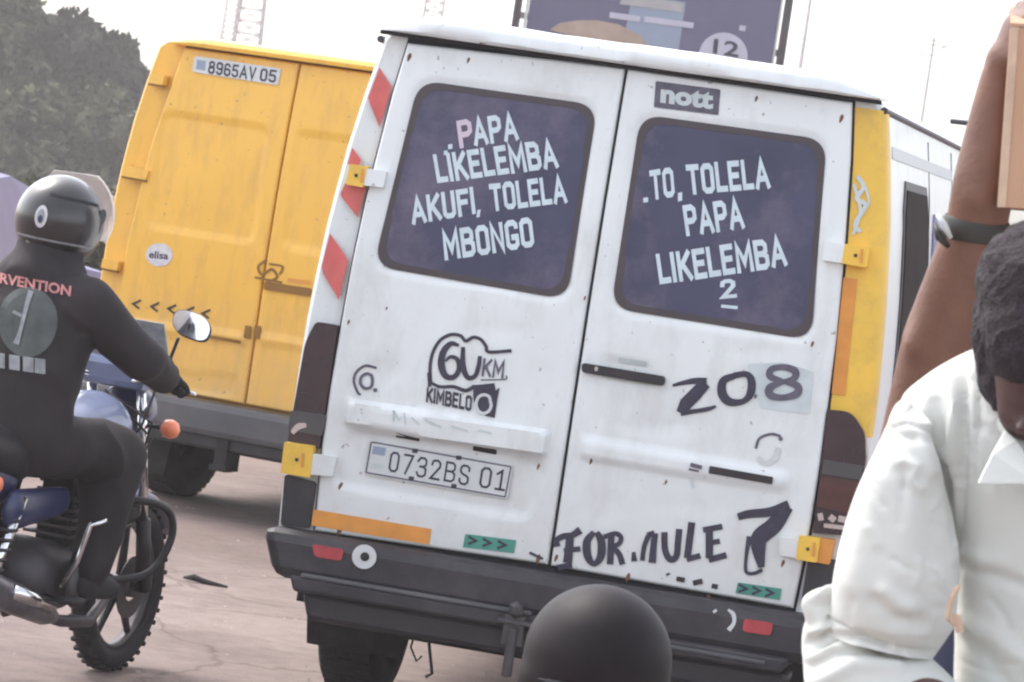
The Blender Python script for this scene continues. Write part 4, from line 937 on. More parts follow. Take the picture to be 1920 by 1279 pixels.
def hand(side, wrist, fdir, pdir, s=1.0, curl=.9):
    """capsules for palm, four fingers and thumb; fdir finger direction, pdir palm side, side=+1/-1 thumb direction"""
    w = np.array(wrist, float); f = np.array(fdir, float); f /= np.linalg.norm(f); p = np.array(pdir, float); p -= f * (p @ f); p /= np.linalg.norm(p); a = np.cross(f, p) * side
    C = [(w, .026 * s, w + f * .03 * s, .03 * s, a, 1.1), (w + f * .03 * s, .021 * s, w + f * .085 * s, .019 * s, a, 2.0)]
    for i, (o, L) in enumerate(((.033, .072), (.011, .080), (-.011, .075), (-.032, .060))):
        b = w + f * .09 * s + a * o * s; q = b.copy(); d = f.copy(); r = .0098 * s
        for j, sg in enumerate((.45, .31, .24)):
            ang = curl * (.45, .9, .7)[j]; d = d * math.cos(ang) + p * math.sin(ang) if j else d * math.cos(ang * .6) + p * math.sin(ang * .6)
            d /= np.linalg.norm(d); e = q + d * L * sg * s; C.append((q, r, e, r * .92)); q = e; r *= .93
            p = p
    b = w + f * .035 * s + a * .03 * s; m1 = b + (f * .5 + a * .75 + p * .35) * .045 * s; m2 = m1 + (f * .85 + a * .1 + p * .55) * .032 * s
    C += [(b, .015 * s, m1, .0125 * s), (m1, .012 * s, m2, .0098 * s)]
    return C

def rider():
    r = bike_root('person', 'motorcycle rider in black printed jacket and black helmet, seen from behind', 'person')
    Y = np.array([0, 1, 0])
    hip = np.array([.30, 0, .86]); chest = np.array([.36, 0, 1.20]); neck = np.array([.37, 0, 1.40])
    c = [(hip, .160, (.33, 0, 1.02), .155, Y, 1.28), ((.33, 0, 1.02), .155, chest, .158, Y, 1.36), (chest, .155, (.35, 0, 1.27), .125, Y, 1.45),
         (neck - [0, 0, .05], .125, (.39, 0, 1.45), .110), ((.36, .06, 1.36), .09, (.36, -.06, 1.36), .09)]
    for s in (-1, 1):
        sh = np.array([.35, s * .185, 1.31]); el = np.array([.50, s * .34, 1.14]) if s < 0 else np.array([.50, s * .33, 1.10]); ha = np.array([.70, s * .325, 1.085])
        c += [(neck - [0, 0, .06], .07, sh, .078), (sh, .082, el, .068), (el, .064, ha, .046), ((.36, s * .10, 1.2), .10, sh, .08)]
        c += hand(s, ha, (1, 0, -.12), (0.05, 0, -1), 1.0, 1.0)
    def jd(co, no): return wrinkle(.014, 15, 3, (1, 1, .9))(co, no)
    for s in (-1, 1):   # legs in the same continuous body
        kn = np.array([.66, s * .21, .80]); an = np.array([.62, s * .20, .44])
        c += [(hip + [0, s * .09, -.02], .118, kn, .098), (kn, .095, an, .066), (an, .062, (.62, s * .20, .39), .045)]
    b = body('body', c, M['jacket'], r, .0095, 5, jd)
    # shoes
    for s in (-1, 1):
        body('shoe', [((.60, s * .20, .37), .048, (.79, s * .20, .345), .036, Y, 1.0), ((.62, s * .20, .36), .04, (.62, s * .20, .43), .045)], M['trouser'], r, .009, 3)
    # head and helmet
    hc = np.array([.425, -.008, 1.548])
    hd = body('head', [(hc + [0, 0, .02], .085, hc + [.03, 0, -.06], .065), (hc + [.06, 0, -.03], .05, hc + [.075, 0, -.09], .035), (hc + [.115, 0, -.02], .012, hc + [.125, 0, -.045], .016)], M['skin2'], r, .007, 3)
    def shell(nm, R, cut, m, th=.006, par=r, zs=1.0):
        V = []; F = []; n, k = 40, 26
        ok = {}
        for i in range(k + 1):
            ph = math.pi * i / k
            for j in range(n):
                t = 2 * math.pi * j / n; d = np.array([math.sin(ph) * math.cos(t), math.sin(ph) * math.sin(t), math.cos(ph)])
                ok[(i, j)] = cut(d); V.append(hc + d * np.array([R * 1.10, R * .93, R * zs]))
        for i in range(k):
            for j in range(n):
                q = [(i, j), (i + 1, j), (i + 1, (j + 1) % n), (i, (j + 1) % n)]
                if all(ok[a] for a in q): F.append(tuple(a * n + b for a, b in q))
        o = mesh(nm, V, F, m, par, smooth=True); s = o.modifiers.new('s', 'SOLIDIFY'); s.thickness = th; s.offset = 1; return o
    hl = shell('helmet', .141, lambda d: (d[2] > -.90) and not (d[0] > .55 and d[2] < .42) or (d[2] <= -.38 and d[2] > -.80 and d[0] > .2), M['helmet'], .010)
    # visor flipped forward
    V = []; F = []; n, k = 16, 10
    for i in range(k + 1):
        ph = math.radians(34 + 84 * i / k)
        for j in range(n + 1):
            t = math.radians(-72 + 144 * j / n); V.append(hc + np.array([.215 * math.sin(ph) * math.cos(t) + .030, .150 * math.sin(ph) * math.sin(t), .165 * math.cos(ph) + .025]))
    for i in range(k):
        for j in range(n): a = i * (n + 1) + j; F.append((a, a + 1, a + n + 2, a + n + 1))
    vz = mesh('visor', V, F, M['visor'], hl, smooth=True)
    s = vz.modifiers.new('s', 'SOLIDIFY'); s.thickness = .003
    # print band on the shell and round badge, built on the surface
    def onhel(y, z, off=.0115):
        R = .130; d2 = 1 - (y / (R * .93)) ** 2 - (z / R) ** 2; x = -R * 1.12 * math.sqrt(max(d2, .001)); p = np.array([x, y, z]); nrm = p / np.linalg.norm(p); return hc + p + nrm * off
    def az(th, ph, off=.0118):   # azimuth from straight behind towards the right, elevation
        d = np.array([-math.cos(th) * math.cos(ph), -math.sin(th) * math.cos(ph), math.sin(ph)]); return hc + d * np.array([.141 * 1.10, .141 * .93, .141]) + d * off
    def disc(cx, cz, rx, rz, m, off, nm, par, lab=None):
        V = [az(math.radians(cx), math.radians(cz), off)]; n = 24
        V += [az(math.radians(cx + rx * math.cos(t)), math.radians(cz + rz * math.sin(t)), off) for t in np.linspace(0, 2 * math.pi, n + 1)[:-1]]
        return mesh(nm, V, [(0, 1 + i, 1 + (i + 1) % n) for i in range(n)], m, par, label=lab)
    b1 = disc(6, 4, 8.5, 14, M['whiteprint'], .0118, 'round_badge', hl); disc(6, 4, 5.0, 9, M['greyprint'], .0128, 'badge_centre', b1); disc(6, 1, 3.2, 4.5, M['bluep'], .0138, 'badge_star', b1)
    strip = [az(math.radians(t), math.radians(38 - t * .10), .012) for t in range(10, 100, 6)]; strip2 = [az(math.radians(t), math.radians(34 - t * .10), .012) for t in range(10, 100, 6)]
    mesh('helmet_band', strip + strip2, [(i, i + 1, i + 16, i + 15) for i in range(14)], M['gap'], hl)
    disc(-16, -34, 5, 6, M['greyprint'], .013, 'reflective_patch', hl)
    k = MB(); k.tube([hc + np.array([-math.cos(t) * .141 * 1.10 * .62, math.sin(t) * .141 * .93 * .62, -.118]) for t in np.linspace(-2.0, 2.0, 30)], .008, 6); k.obj('helmet_trim', M['gap'], hl)
    for s_ in (-1, 1):
        k = MB(); k.lathe([(0, .012), (.020, .010), (.024, 0), (.0, 0)], 18, 'y', hc + np.array([.03, s_ * .141 * .93 + (-.002 if s_ > 0 else -.006), .035])); k.obj('visor_pivot', M['black'], hl)
    strip = [az(math.radians(t), math.radians(-22 - t * .05), .012) for t in range(-40, 100, 7)]; strip2 = [az(math.radians(t), math.radians(-25 - t * .05), .012) for t in range(-40, 100, 7)]
    mesh('helmet_stripe', strip + strip2, [(i, i + 1, i + 21, i + 20) for i in range(19)], M['greyprint'], hl)
    # prints on the jacket back, projected on to the cloth
    bpy.context.view_layer.update()
    dg = bpy.context.evaluated_depsgraph_get()
    Mi = np.array(r.matrix_world.inverted()); Mw = r.matrix_world
    from mathutils.bvhtree import BVHTree
    bv = BVHTree.FromPolygons([v.co for v in b.data.vertices], [tuple(p.vertices) for p in b.data.polygons])
    Rl = np.array(Mi)[:3, :3]; O = Rl @ CAM + Mi[:3, 3]
    def J(a, bb, off=0):
        d = Rl @ ray_dir(a, bb); d /= np.linalg.norm(d)
        h = bv.ray_cast(Vector(O), Vector(d))
        p = np.array(h[0]) if h[0] is not None else O + d * 12.1
        nn = np.array(h[1]) if h[0] is not None else -d
        return p + nn * 0.0 - d * (off + .004)
    def jl(t, p0, p1, up, m, bold):
        V, F = text_mesh(t, bold); p0, p1, up = map(np.array, (p0, p1, up))
        return mesh('jacket_print', [J(*(p0 + (p1 - p0) * v[0] + up * v[1]), .002) for v in V], F, m, b, fix=False)
    jl('INTERVENTION', (-60, 520), (132, 556), (2, -20), M['pinkprint'], .03)
    V = []; F = []; na, nr = 28, 5
    for i in range(nr + 1):
        for j in range(na):
            t = 2 * math.pi * j / na; V.append(J(52 + 56 * i / nr * math.cos(t), 600 + (62 if math.sin(t) < 0 else 70) * i / nr * math.sin(t), .002))
    for i in range(nr):
        for j in range(na): F.append((i * na + j, i * na + (j + 1) % na, (i + 1) * na + (j + 1) % na, (i + 1) * na + j))
    mesh('jacket_print', V, F, M['greenprint'], b, fix=False)
    strokes('jacket_print', [([(58, 545, 10), (48, 580, 8), (38, 620, 7), (30, 645, 12)], 9), ([(24, 584), (40, 592)], 6)], J, M['greyprint'], b, .006)
    for i, x in enumerate((-28, 0, 28, 54, 76)):
        mesh('jacket_print', [J(x + u, 676 + (x + u) * .14 + v, .003) for v in (-14, 0, 14) for u in (-11, 0, 9)], [(0, 1, 4, 3), (1, 2, 5, 4), (3, 4, 7, 6), (4, 5, 8, 7)], M['greyprint'], b, fix=False)
rider()

# ============================================================ RIDER'S HELMET IN THE FOREGROUND (squatting person)
def squatter():
    D = 7.0; c = at(1122, 1230, D=D); c[2] = 1.045
    r = empty('person', 'crouching person in a round dark helmet before the white van', 'person'); r.location = (c[0], c[1], 0)
    hz = c[2]; X = np.array([1, 0, 0])
    cp_ = [((0, .06, .30), .15, (0, -.0, .55), .14, X, 1.2), ((0, 0, .55), .14, (0, .02, .74), .12, X, 1.5), ((0, .02, .76), .065, (0, .02, .92), .06)]
    for s in (-1, 1):
        cp_ += [((s * .09, .05, .24), .10, (s * .20, .36, .48), .075), ((s * .20, .36, .48), .07, (s * .15, .12, .10), .05), ((s * .15, .10, .06), .04, (s * .17, .32, .045), .034),
                ((s * .18, .02, .76), .07, (s * .26, .16, .58), .055), ((s * .26, .16, .58), .05, (s * .16, .36, .55), .038)] + hand(s, (s * .16, .36, .55), (-s * .3, .9, 0), (0, 0, -1), 1, .6)
    body('body', cp_, M['jacket'], r, .013, 4, wrinkle(.005, 16, 5))
    body('head', [((0, .02, hz), .085, (0, .05, hz - .07), .065), ((0, .12, hz - .03), .013, (0, .125, hz - .045), .016)], M['skin2'], r, .01, 3)
    V = []; F = []; n, k = 44, 24
    for i in range(k + 1):
        ph = math.radians(2 + 128 * i / k)
        for j in range(n):
            t = 2 * math.pi * j / n; x, y, z = math.sin(ph) * math.cos(t), math.sin(ph) * math.sin(t), math.cos(ph)
            lo = .0 if z > -.1 else (-.1 - z) * .06
            V.append((x * (.139 + lo), .02 + y * .150, hz - .006 + z * .140))
    for i in range(k):
        for j in range(n): F.append((i * n + j, i * n + (j + 1) % n, (i + 1) * n + (j + 1) % n, (i + 1) * n + j))
    F.append(tuple(range(n)))
    h = mesh('helmet', V, F, M['helmet2'], r, smooth=True); s = h.modifiers.new('s', 'SOLIDIFY'); s.thickness = .012; s.offset = -1
    k = MB(); k.tube([(.134 * math.cos(t) * .985, .02 + .150 * math.sin(t) * .985, hz - .045) for t in np.linspace(0, 2 * math.pi, 40)], .006, 6); k.obj('helmet_band', M['gap'], h)
    V = []; F = []
    for i in range(9):
        ph = math.radians(62 + 45 * i / 8)
        for j in range(17):
            t = math.radians(25 + 130 * j / 16); V.append((.142 * math.sin(ph) * math.cos(t), .02 + .160 * math.sin(ph) * math.sin(t), hz + .145 * math.cos(ph)))
    for i in range(8):
        for j in range(16): a = i * 17 + j; F.append((a, a + 1, a + 18, a + 17))
    mesh('visor', V, F, M['glass'], h, smooth=True)
squatter()

# ============================================================ MAN IN THE WHITE SHIRT
def man_white():
    r = empty('person', 'man in a white collared shirt with bowed head and short dark hair', 'person')
    base = at(1930, 1000, D=5.0); r.location = (base[0], base[1], .14)
    o = np.array([base[0], base[1], .14])
    A = lambda a, b, D=5.0: at(a, b, D=D) - o
    X = np.array([1, 0, 0])
    neck = A(1925, 770, 5.03); sp = A(1935, 900, 5.04); hips = A(1950, 1560, 5.06)
    # torso with sleeve, one shirt surface
    shL = A(1745, 800, 5.0); elL = A(1625, 1145, 5.03); haL = A(1800, 1285, 4.86)
    shR = A(2125, 815, 5.0) ; elR = A(2260, 1170, 5.05); haR = A(2080, 1330, 4.84)
    mir = lambda x: 3900 - x
    def LR(Lp, Rp, Ds, ts, m=False):
        return [(A(mir(b[0]), b[1], D), A(mir(a[0]), a[1], D), t) if m else (A(*a, D), A(*b, D), t) for a, b, D, t in zip(Lp, Rp, Ds, ts)]
    tl = [(1842, 648), (1790, 672), (1735, 706), (1692, 748), (1700, 800), (1735, 880), (1775, 990), (1790, 1100), (1792, 1200), (1790, 1300), (1795, 1560)]
    torso = LR(tl, [(mir(x), y + 8) for x, y in tl], [5.06] * 11, [.05, .07, .09, .105, .115, .125, .13, .13, .13, .13, .13])
    sl = LR([(1672, 772), (1658, 806), (1640, 845), (1617, 893), (1592, 960), (1573, 1030), (1562, 1090), (1556, 1150), (1556, 1192)],
            [(1712, 778), (1738, 812), (1757, 858), (1772, 910), (1788, 975), (1797, 1040), (1797, 1105), (1785, 1175), (1748, 1234)],
            [5.02, 5.0, 4.99, 4.98, 4.98, 4.98, 4.98, 4.99, 4.99], [.03, .055, .066, .074, .080, .084, .086, .084, .078])
    sr = LR([(1672, 772), (1658, 806), (1640, 845), (1617, 893), (1592, 960), (1573, 1030), (1562, 1090), (1556, 1150), (1556, 1192)],
            [(1712, 778), (1738, 812), (1757, 858), (1772, 910), (1788, 975), (1797, 1040), (1797, 1105), (1785, 1175), (1748, 1234)],
            [5.02, 5.0, 4.99, 4.98, 4.98, 4.98, 4.98, 4.99, 4.99], [.03, .055, .066, .074, .080, .084, .086, .084, .078], True)
    fo = ([(1560, 1096), (1568, 1104), (1582, 1126), (1606, 1150), (1640, 1172), (1690, 1195), (1750, 1238), (1800, 1290), (1835, 1335)],
          [(1548, 1098), (1526, 1112), (1504, 1130), (1512, 1172), (1505, 1230), (1530, 1350), (1640, 1410), (1740, 1440), (1800, 1455)], [4.99, 4.99, 5.0, 5.01, 5.02, 5.0, 4.97, 4.93, 4.90], [.004, .009, .018, .040, .060, .07, .066, .06, .052])
    # creases are modelled as ridges along lines in the cloth
    folds = [([(1560, 1176), (1640, 1196), (1740, 1228)], -.010, .008), ([(1640, 1120), (1672, 1150), (1720, 1160)], -.009, .012), ([(1650, 1105), (1672, 1128), (1700, 1135)], .008, .012),
             ([(1512, 1222), (1550, 1196), (1600, 1190), (1660, 1205)], -.012, .0065), ([(1508, 1200), (1545, 1182), (1590, 1178)], .007, .006), ([(1520, 1258), (1560, 1228), (1620, 1214), (1690, 1225)], -.010, .0065), ([(1540, 1275), (1600, 1240), (1680, 1245)], .007, .010),
             ([(1725, 800), (1735, 850), (1742, 880)], .006, .009), ([(1690, 862), (1712, 872), (1700, 898), (1722, 910)], .006, .007), ([(1680, 880), (1690, 905)], -.005, .007), ([(1665, 805), (1690, 818), (1712, 820)], -.005, .005),
             ([(1742, 735), (1722, 760), (1700, 775)], -.005, .006), ([(1765, 705), (1745, 760), (1742, 800)], .005, .008), ([(1795, 700), (1800, 760), (1790, 830), (1782, 900)], .010, .008), ([(1812, 690), (1812, 780), (1806, 900)], -.010, .0055),
             ([(1780, 880), (1790, 960), (1792, 1010)], -.012, .005), ([(1800, 890), (1800, 960), (1796, 1020)], .006, .005), ([(1830, 720), (1840, 800)], -.005, .008), ([(1760, 760), (1775, 840)], -.005, .008), ([(1740, 800), (1760, 880)], .004, .008),
             ([(1800, 1065), (1860, 1078), (1930, 1100)], -.007, .009), ([(1800, 1048), (1870, 1055)], .004, .012), ([(1800, 1175), (1860, 1190), (1920, 1240)], .008, .014), ([(1800, 1205), (1850, 1230), (1890, 1290)], -.007, .010), ([(1858, 930), (1846, 1010), (1840, 1060)], .005, .016),
             ([(1640, 900), (1610, 1000), (1590, 1090)], .005, .018), ([(1740, 940), (1745, 1040), (1735, 1120)], -.004, .020), ([(1700, 960), (1690, 1060)], .004, .02)]
    # seams: thin lines pressed into the cloth, with a puckered edge beside them
    for ln in ([(1842, 660), (1838, 760), (1826, 900)], [(1660, 806), (1700, 792), (1742, 812), (1768, 880), (1786, 975)], [(1812, 905), (1812, 1100), (1808, 1279)], [(1558, 1165), (1620, 1190), (1700, 1212), (1756, 1222)]):
        folds.append((ln, -.0045, .0028))
    q_ = np.random.default_rng(44)
    for _ in range(34):
        a0, b0 = (q_.uniform(1590, 1780), q_.uniform(830, 1180)) if _ % 2 else (q_.uniform(1805, 1935), q_.uniform(720, 1279))
        an = q_.normal(1.35 if _ % 2 else .6, .5); l_ = q_.uniform(25, 75); folds.append(([(a0, b0), (a0 + l_ * .5 * math.cos(an) + q_.uniform(-6, 6), b0 + l_ * .5 * math.sin(an)), (a0 + l_ * math.cos(an), b0 + l_ * math.sin(an))], q_.choice([-1, 1]) * q_.uniform(.0012, .0030), q_.uniform(.0035, .007)))
    folds += [([(3900 - a, b + 6) for a, b in pts], amp, w) for pts, amp, w in folds]
    FL = [([A(a, b, 4.95)[[0, 2]] for a, b in pts], amp, w) for pts, amp, w in folds]
    wr = wrinkle(.0020, 13, 11, (1, 1, .55))
    def disp(co, no):
        h = np.zeros(len(co)); front = np.clip(-no[:, 1] * 1.5, 0, 1)
        for pts, amp, w in FL:
            d = np.full(len(co), 1e9)
            for p, q in zip(pts[:-1], pts[1:]):
                e = q - p; t = np.clip(((co[:, 0] - p[0]) * e[0] + (co[:, 2] - p[1]) * e[1]) / (e @ e), 0, 1)
                d = np.minimum(d, np.hypot(co[:, 0] - p[0] - t * e[0], co[:, 2] - p[1] - t * e[1]))
            h += amp * np.exp(-(d / w) ** 2)
        return h * front + wr(co, no)
    # body below and inside the shirt
    Y = np.array([0, 1, 0])
    bc = [(neck + [0, 0, -.06], .052, A(1925, 690, 5.0), .05)]
    fz = 0.02
    for s in (-1, 1):
        hx = hips + [s * .10, 0, 0]; kx = np.array([hx[0] + s * .02, hx[1] + .0, hx[2] * .55]); fx = np.array([hx[0] + s * .03, hx[1] + .02, .07])
        bc += [(hx, .095, kx, .068), (kx, .066, fx, .042), (fx - [0, 0, .03], .035, fx + [0, -.17, -.035], .03)]
    bc += [(hips + [0, 0, .08], .11, hips, .11, X, 1.25), (hips + [0, 0, .4], .09, hips + [0, 0, .05], .11), (neck + [0, 0, -.06], .05, hips + [0, 0, .3], .09)]
    hc = A(1950, 580, 4.97)
    # head bowed: cranium, face, jaw, nose, ears
    bc += [(hc + [0, .02, .02], .082, hc + [0, -.03, .0], .078), (hc + [0, -.055, -.06], .062, hc + [0, -.045, -.13], .043), (hc + [0, .02, -.04], .06, neck, .052), (hc + [-.01, .03, -.06], .062, neck + [-.004, 0, -.02], .060),
           (hc + [0, -.118, -.095], .009, hc + [0, -.122, -.125], .014), (hc + [-.018, -.098, -.155], .009, hc + [.018, -.098, -.155], .009)]
    for s in (-1, 1): bc += [(hc + [s * .050, .0, -.10], .009, hc + [s * .050, .0, -.12], .008, Y, 2.0)]
    b = body('body', bc, M['skin2'], r, .009, 3)
    shirt = loft('shirt', torso, M['shirt'], r, disp, N=220, sub=22)
    loft('sleeve', sl, M['shirt'], shirt, disp); loft('sleeve', sr, M['shirt'], shirt, disp)
    loft('lower_sleeve', LR(*fo), M['shirt'], shirt, disp); loft('lower_sleeve', LR(*fo, True), M['shirt'], shirt, disp)
    # forearm and hand leave the sleeve
    hair_n = wrinkle(.004, 120, 21)
    body('hair', [(hc + [0, .035, .035], .084, hc + [0, -.035, .025], .086), (hc + [0, -.035, .02], .085, hc + [0, -.058, -.035], .076), (hc + [0, .05, -.02], .080, hc + [0, .045, -.07], .066), (hc + [-.006, -.01, -.04], .080, hc + [-.002, .0, -.085], .066)], M['hair'], r, .006, 3, hair_n)
    body('trousers', [(hips + [0, 0, .10], .122, hips, .125, X, 1.25)] + [(hips + [s * .10, 0, 0], .105, np.array([hips[0] + s * .125, hips[1] + .01, .10]), .065) for s in (-1, 1)], M['trouser'], r, .013, 5)
    for s, e, hnd in ((-1, A(1740, 1330, 4.90), A(1850, 1385, 4.80)), (1, A(2130, 1310, 4.88), A(2050, 1370, 4.80))):
        body('hand', [(e, .042, hnd, .028)] + hand(s, hnd, (-s * .6, -.6, .0), (0, -.2, -1), 1, .8), M['skin2'], r, .007, 3)
    # collar: folded leaf with a point, thickness and stand
    for s, pts in ((-1, [(1836, 906, 4.862), (1862, 852, 4.878), (1886, 808, 4.915), (1905, 826, 4.90), (1932, 868, 4.875), (1945, 907, 4.862)]), (1, [(2045, 916, 4.835), (2005, 835, 4.90), (1990, 815, 4.93), (1975, 835, 4.90), (1955, 872, 4.86), (1948, 912, 4.84)])):
        V = [A(*p) for p in pts]; V2 = [v + np.array([0, .016, 0]) for v in V]; n = len(V)
        mesh('collar', V + V2, [tuple(range(n)), tuple(range(n, 2 * n))[::-1]] + [(i, (i + 1) % n, n + (i + 1) % n, n + i) for i in range(n)], M['shirt'], r)
    k = MB(); k.tube([A(1870, 800, 5.0), A(1880, 790, 4.96), A(1945, 905, 4.87), A(2000, 800, 4.96), A(2010, 800, 5.0)], .010, 8); k.obj('neckband', M['shirt'], r)
    # key ring hanging at the side of the shirt
    k = MB(); k.tube([A(1797, 1100, 4.90), A(1793, 1105, 4.88), A(1785, 1120, 4.88), A(1776, 1160, 4.88), A(1785, 1172, 4.88), A(1792, 1150, 4.88)], .004, 6); k.tube([A(1794, 1155, 4.88), A(1800, 1185, 4.88)], .006, 6); k.obj('key_ring', M['boxe'], r)
    for z in (980, 1085, 1190):
        k = MB(); q = A(1950, z, 4.872); k.lathe([(0, .003), (.006, .002), (.006, -.002), (0, -.002)], 12, 'y', q); k.obj('shirt_button', M['plate'], r)
man_white()

# ============================================================ SECOND MAN: raised bare arm steadying the box on his head
def man_arm():
    r = empty('person', 'man behind the white shirt with one bare arm raised beside the cardboard box', 'person')
    base = at(1950, 1000, D=5.75); o = np.array([base[0], base[1], .14]); r.location = o
    A = lambda a, b, D=5.75: at(a, b, D=D) - o
    X = np.array([1, 0, 0]); Y = np.array([0, 1, 0])
    hips = np.array([0, 0, .88]); ch = A(1930, 900, 5.78); nk = A(1965, 720, 5.78)
    sh = A(1735, 850, 5.72); el = A(1828, 440, 5.62); wr = A(1872, 150, 5.60)
    c = [(A(1702, 880, 5.72), .052, A(1768, 640, 5.68), .062), (sh, .066, A(1768, 640, 5.68), .062), (A(1768, 640, 5.68), .062, A(1808, 500, 5.64), .051), (A(1808, 500, 5.64), .051, el, .047), (A(1812, 448, 5.62), .036, el, .044), (el, .046, A(1846, 340, 5.60), .047), (A(1790, 640, 5.66), .040, A(1805, 560, 5.64), .036), (A(1735, 650, 5.66), .034, A(1768, 560, 5.64), .028), (A(1838, 370, 5.585), .034, A(1850, 290, 5.585), .030), (A(1846, 340, 5.60), .047, A(1862, 230, 5.60), .038), (A(1862, 230, 5.60), .038, wr, .029)]
    c += hand(-1, wr, (.18, -.03, 1), (1, .25, 0), 1.0, .95)
    sr = A(2140, 880, 5.75)
    c += [(sr, .06, sr + [.06, 0, -.28], .048), (sr + [.06, 0, -.28], .045, sr + [.02, -.16, -.45], .03)] + hand(1, sr + [.02, -.16, -.45], (-.2, -.6, -.6), (-1, 0, 0), 1, .6)
    hc = A(1985, 540, 5.78)
    c += [(hc + [0, .02, .0], .082, hc + [0, -.03, -.01], .078), (hc + [0, -.045, -.05], .06, hc + [0, -.055, -.11], .042), (hc + [0, .02, -.05], .06, nk + [0, 0, -.05], .055), (hc + [0, -.11, -.04], .009, hc + [0, -.122, -.066], .014), (nk + [0, 0, -.06], .06, hips, .1)]
    for s in (-1, 1): c += [(hc + [s * .082, 0, -.01], .010, hc + [s * .084, .008, -.05], .008, Y, 2.2)]
    for s in (-1, 1): c += [(hips + [s * .10, 0, 0], .09, (s * .12, 0, .48), .065), ((s * .12, 0, .48), .062, (s * .13, .02, .08), .042), ((s * .13, .0, .04), .035, (s * .14, -.18, .035), .03)]
    body('body', c, M['skin'], r, .0075, 5)
    body('vest', [(ch, .115, hips + [0, 0, .25], .12, X, 1.3), (hips + [0, 0, .25], .12, hips, .12, X, 1.25), (A(1850, 800, 5.78), .06, A(2060, 815, 5.78), .06)], M['denim'], r, .012, 5, wrinkle(.004, 18, 8))
    body('trousers', [(hips + [0, 0, .10], .125, hips, .12, X, 1.25)] + [(hips + [s * .10, 0, 0], .10, (s * .13, .01, .12), .07) for s in (-1, 1)], M['trouser'], r, .013, 5)
    body('hair', [(hc + [0, .025, .02], .090, hc + [0, -.01, .02], .086)], M['hair'], r, .008, 3)
    # dark band paints the shade at the elbow; pale streak at its outer side
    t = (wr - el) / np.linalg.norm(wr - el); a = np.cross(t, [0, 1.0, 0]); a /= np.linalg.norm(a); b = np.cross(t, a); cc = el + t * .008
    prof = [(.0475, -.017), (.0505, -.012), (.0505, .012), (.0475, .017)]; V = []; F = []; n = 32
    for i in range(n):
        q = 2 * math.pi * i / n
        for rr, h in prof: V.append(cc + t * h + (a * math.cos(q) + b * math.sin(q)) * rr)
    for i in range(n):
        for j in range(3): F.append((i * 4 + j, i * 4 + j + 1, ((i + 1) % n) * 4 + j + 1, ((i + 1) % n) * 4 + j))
    bnd = mesh('elbow_shade_band', V, F, M['elbowshade'], r, smooth=True)
    k = MB(); k.tube([A(1757, 402, 5.565), A(1770, 422, 5.56), A(1783, 446, 5.565)], [.003, .006, .003], 10); k.obj('elbow_pale_streak', M['plate'], bnd, smooth=True)
    k = MB(); k.tube([A(1752, 420, 5.58), A(1762, 445, 5.57), A(1778, 462, 5.58)], [.003, .007, .004], 10); k.obj('elbow_shade_tab', M['elbowshade'], bnd, smooth=True)
man_arm()
def cardboard():
    # open carton carried upright on the head
    a = at(1870, 388, D=5.52); w, d, h = .46, .34, .262
    r = empty('cardboard_box', 'plain brown cardboard box held up beside the raised arm at the top right', 'box'); r.location = a; r.rotation_euler = (0, math.radians(-4.5), math.radians(-6))
    for nm, q0, q1 in (('panel', (0, 0, 0), (w, .006, h)), ('panel', (0, d - .006, 0), (w, d, h)), ('panel', (0, .007, 0), (.006, d - .007, h)), ('panel', (w - .006, .007, 0), (w, d - .007, h)), ('base_panel', (.007, .007, .001), (w - .007, d - .007, .006))):
        k = MB(); k.box(q0, q1); k.obj(nm, M['box'], r, bevel=.0015)
    k = MB(); k.box((.0, -.0015, 0), (.012, -.0005, h)); k.obj('edge_tape', M['boxe'], r)
    k = MB(); k.hexa([(0, .0, h + .001), (w, .0, h + .001), (w, .15, h + .035), (0, .15, h + .035), (0, .0, h + .006), (w, 0, h + .006), (w, .15, h + .04), (0, .15, h + .04)]); k.obj('flap', M['box'], r)
    k = MB(); k.hexa([(0, .19, h + .035), (w, .19, h + .035), (w, d, h + .001), (0, d, h + .001), (0, .19, h + .04), (w, .19, h + .04), (w, d, h + .006), (0, d, h + .006)]); k.obj('flap', M['box'], r)
cardboard()

# ============================================================ DEBRIS, CAR
def debris():
    p = at(380, 1093, z=0.004); k = MB()
    k.tube([(-.085, .03, .012), (-.04, .01, .020), (.0, 0, .012), (.05, -.02, .010), (.11, -.05, .008)], [.006, .016, .012, .009, .005], 7)
    o = k.obj('debris', M['under'], None, True); o.location = (p[0], p[1], 0); tag(o, 'thin dark strip of litter lying on the open road between motorcycle and white van', 'litter')
debris()
def grit():
    k = MB(); q = np.random.default_rng(8)
    for _ in range(420):
        x, y = q.uniform(-3.2, 3.0), q.uniform(10.5, 24); r_ = q.uniform(.004, .013); a = q.uniform(0, 6.28); c, d = math.cos(a), math.sin(a); h = r_ * q.uniform(.4, .9)
        P = [(x + r_ * c, y + r_ * d, 0), (x - r_ * d * .7, y + r_ * c * .7, 0), (x - r_ * c, y - r_ * d, 0), (x + r_ * d * .8, y - r_ * c * .8, 0), (x + r_ * .1, y, h)]
        k.add(P, [(0, 1, 4), (1, 2, 4), (2, 3, 4), (3, 0, 4)])
    tag(k.obj('grit', M['concrete']), kind='stuff')
grit()
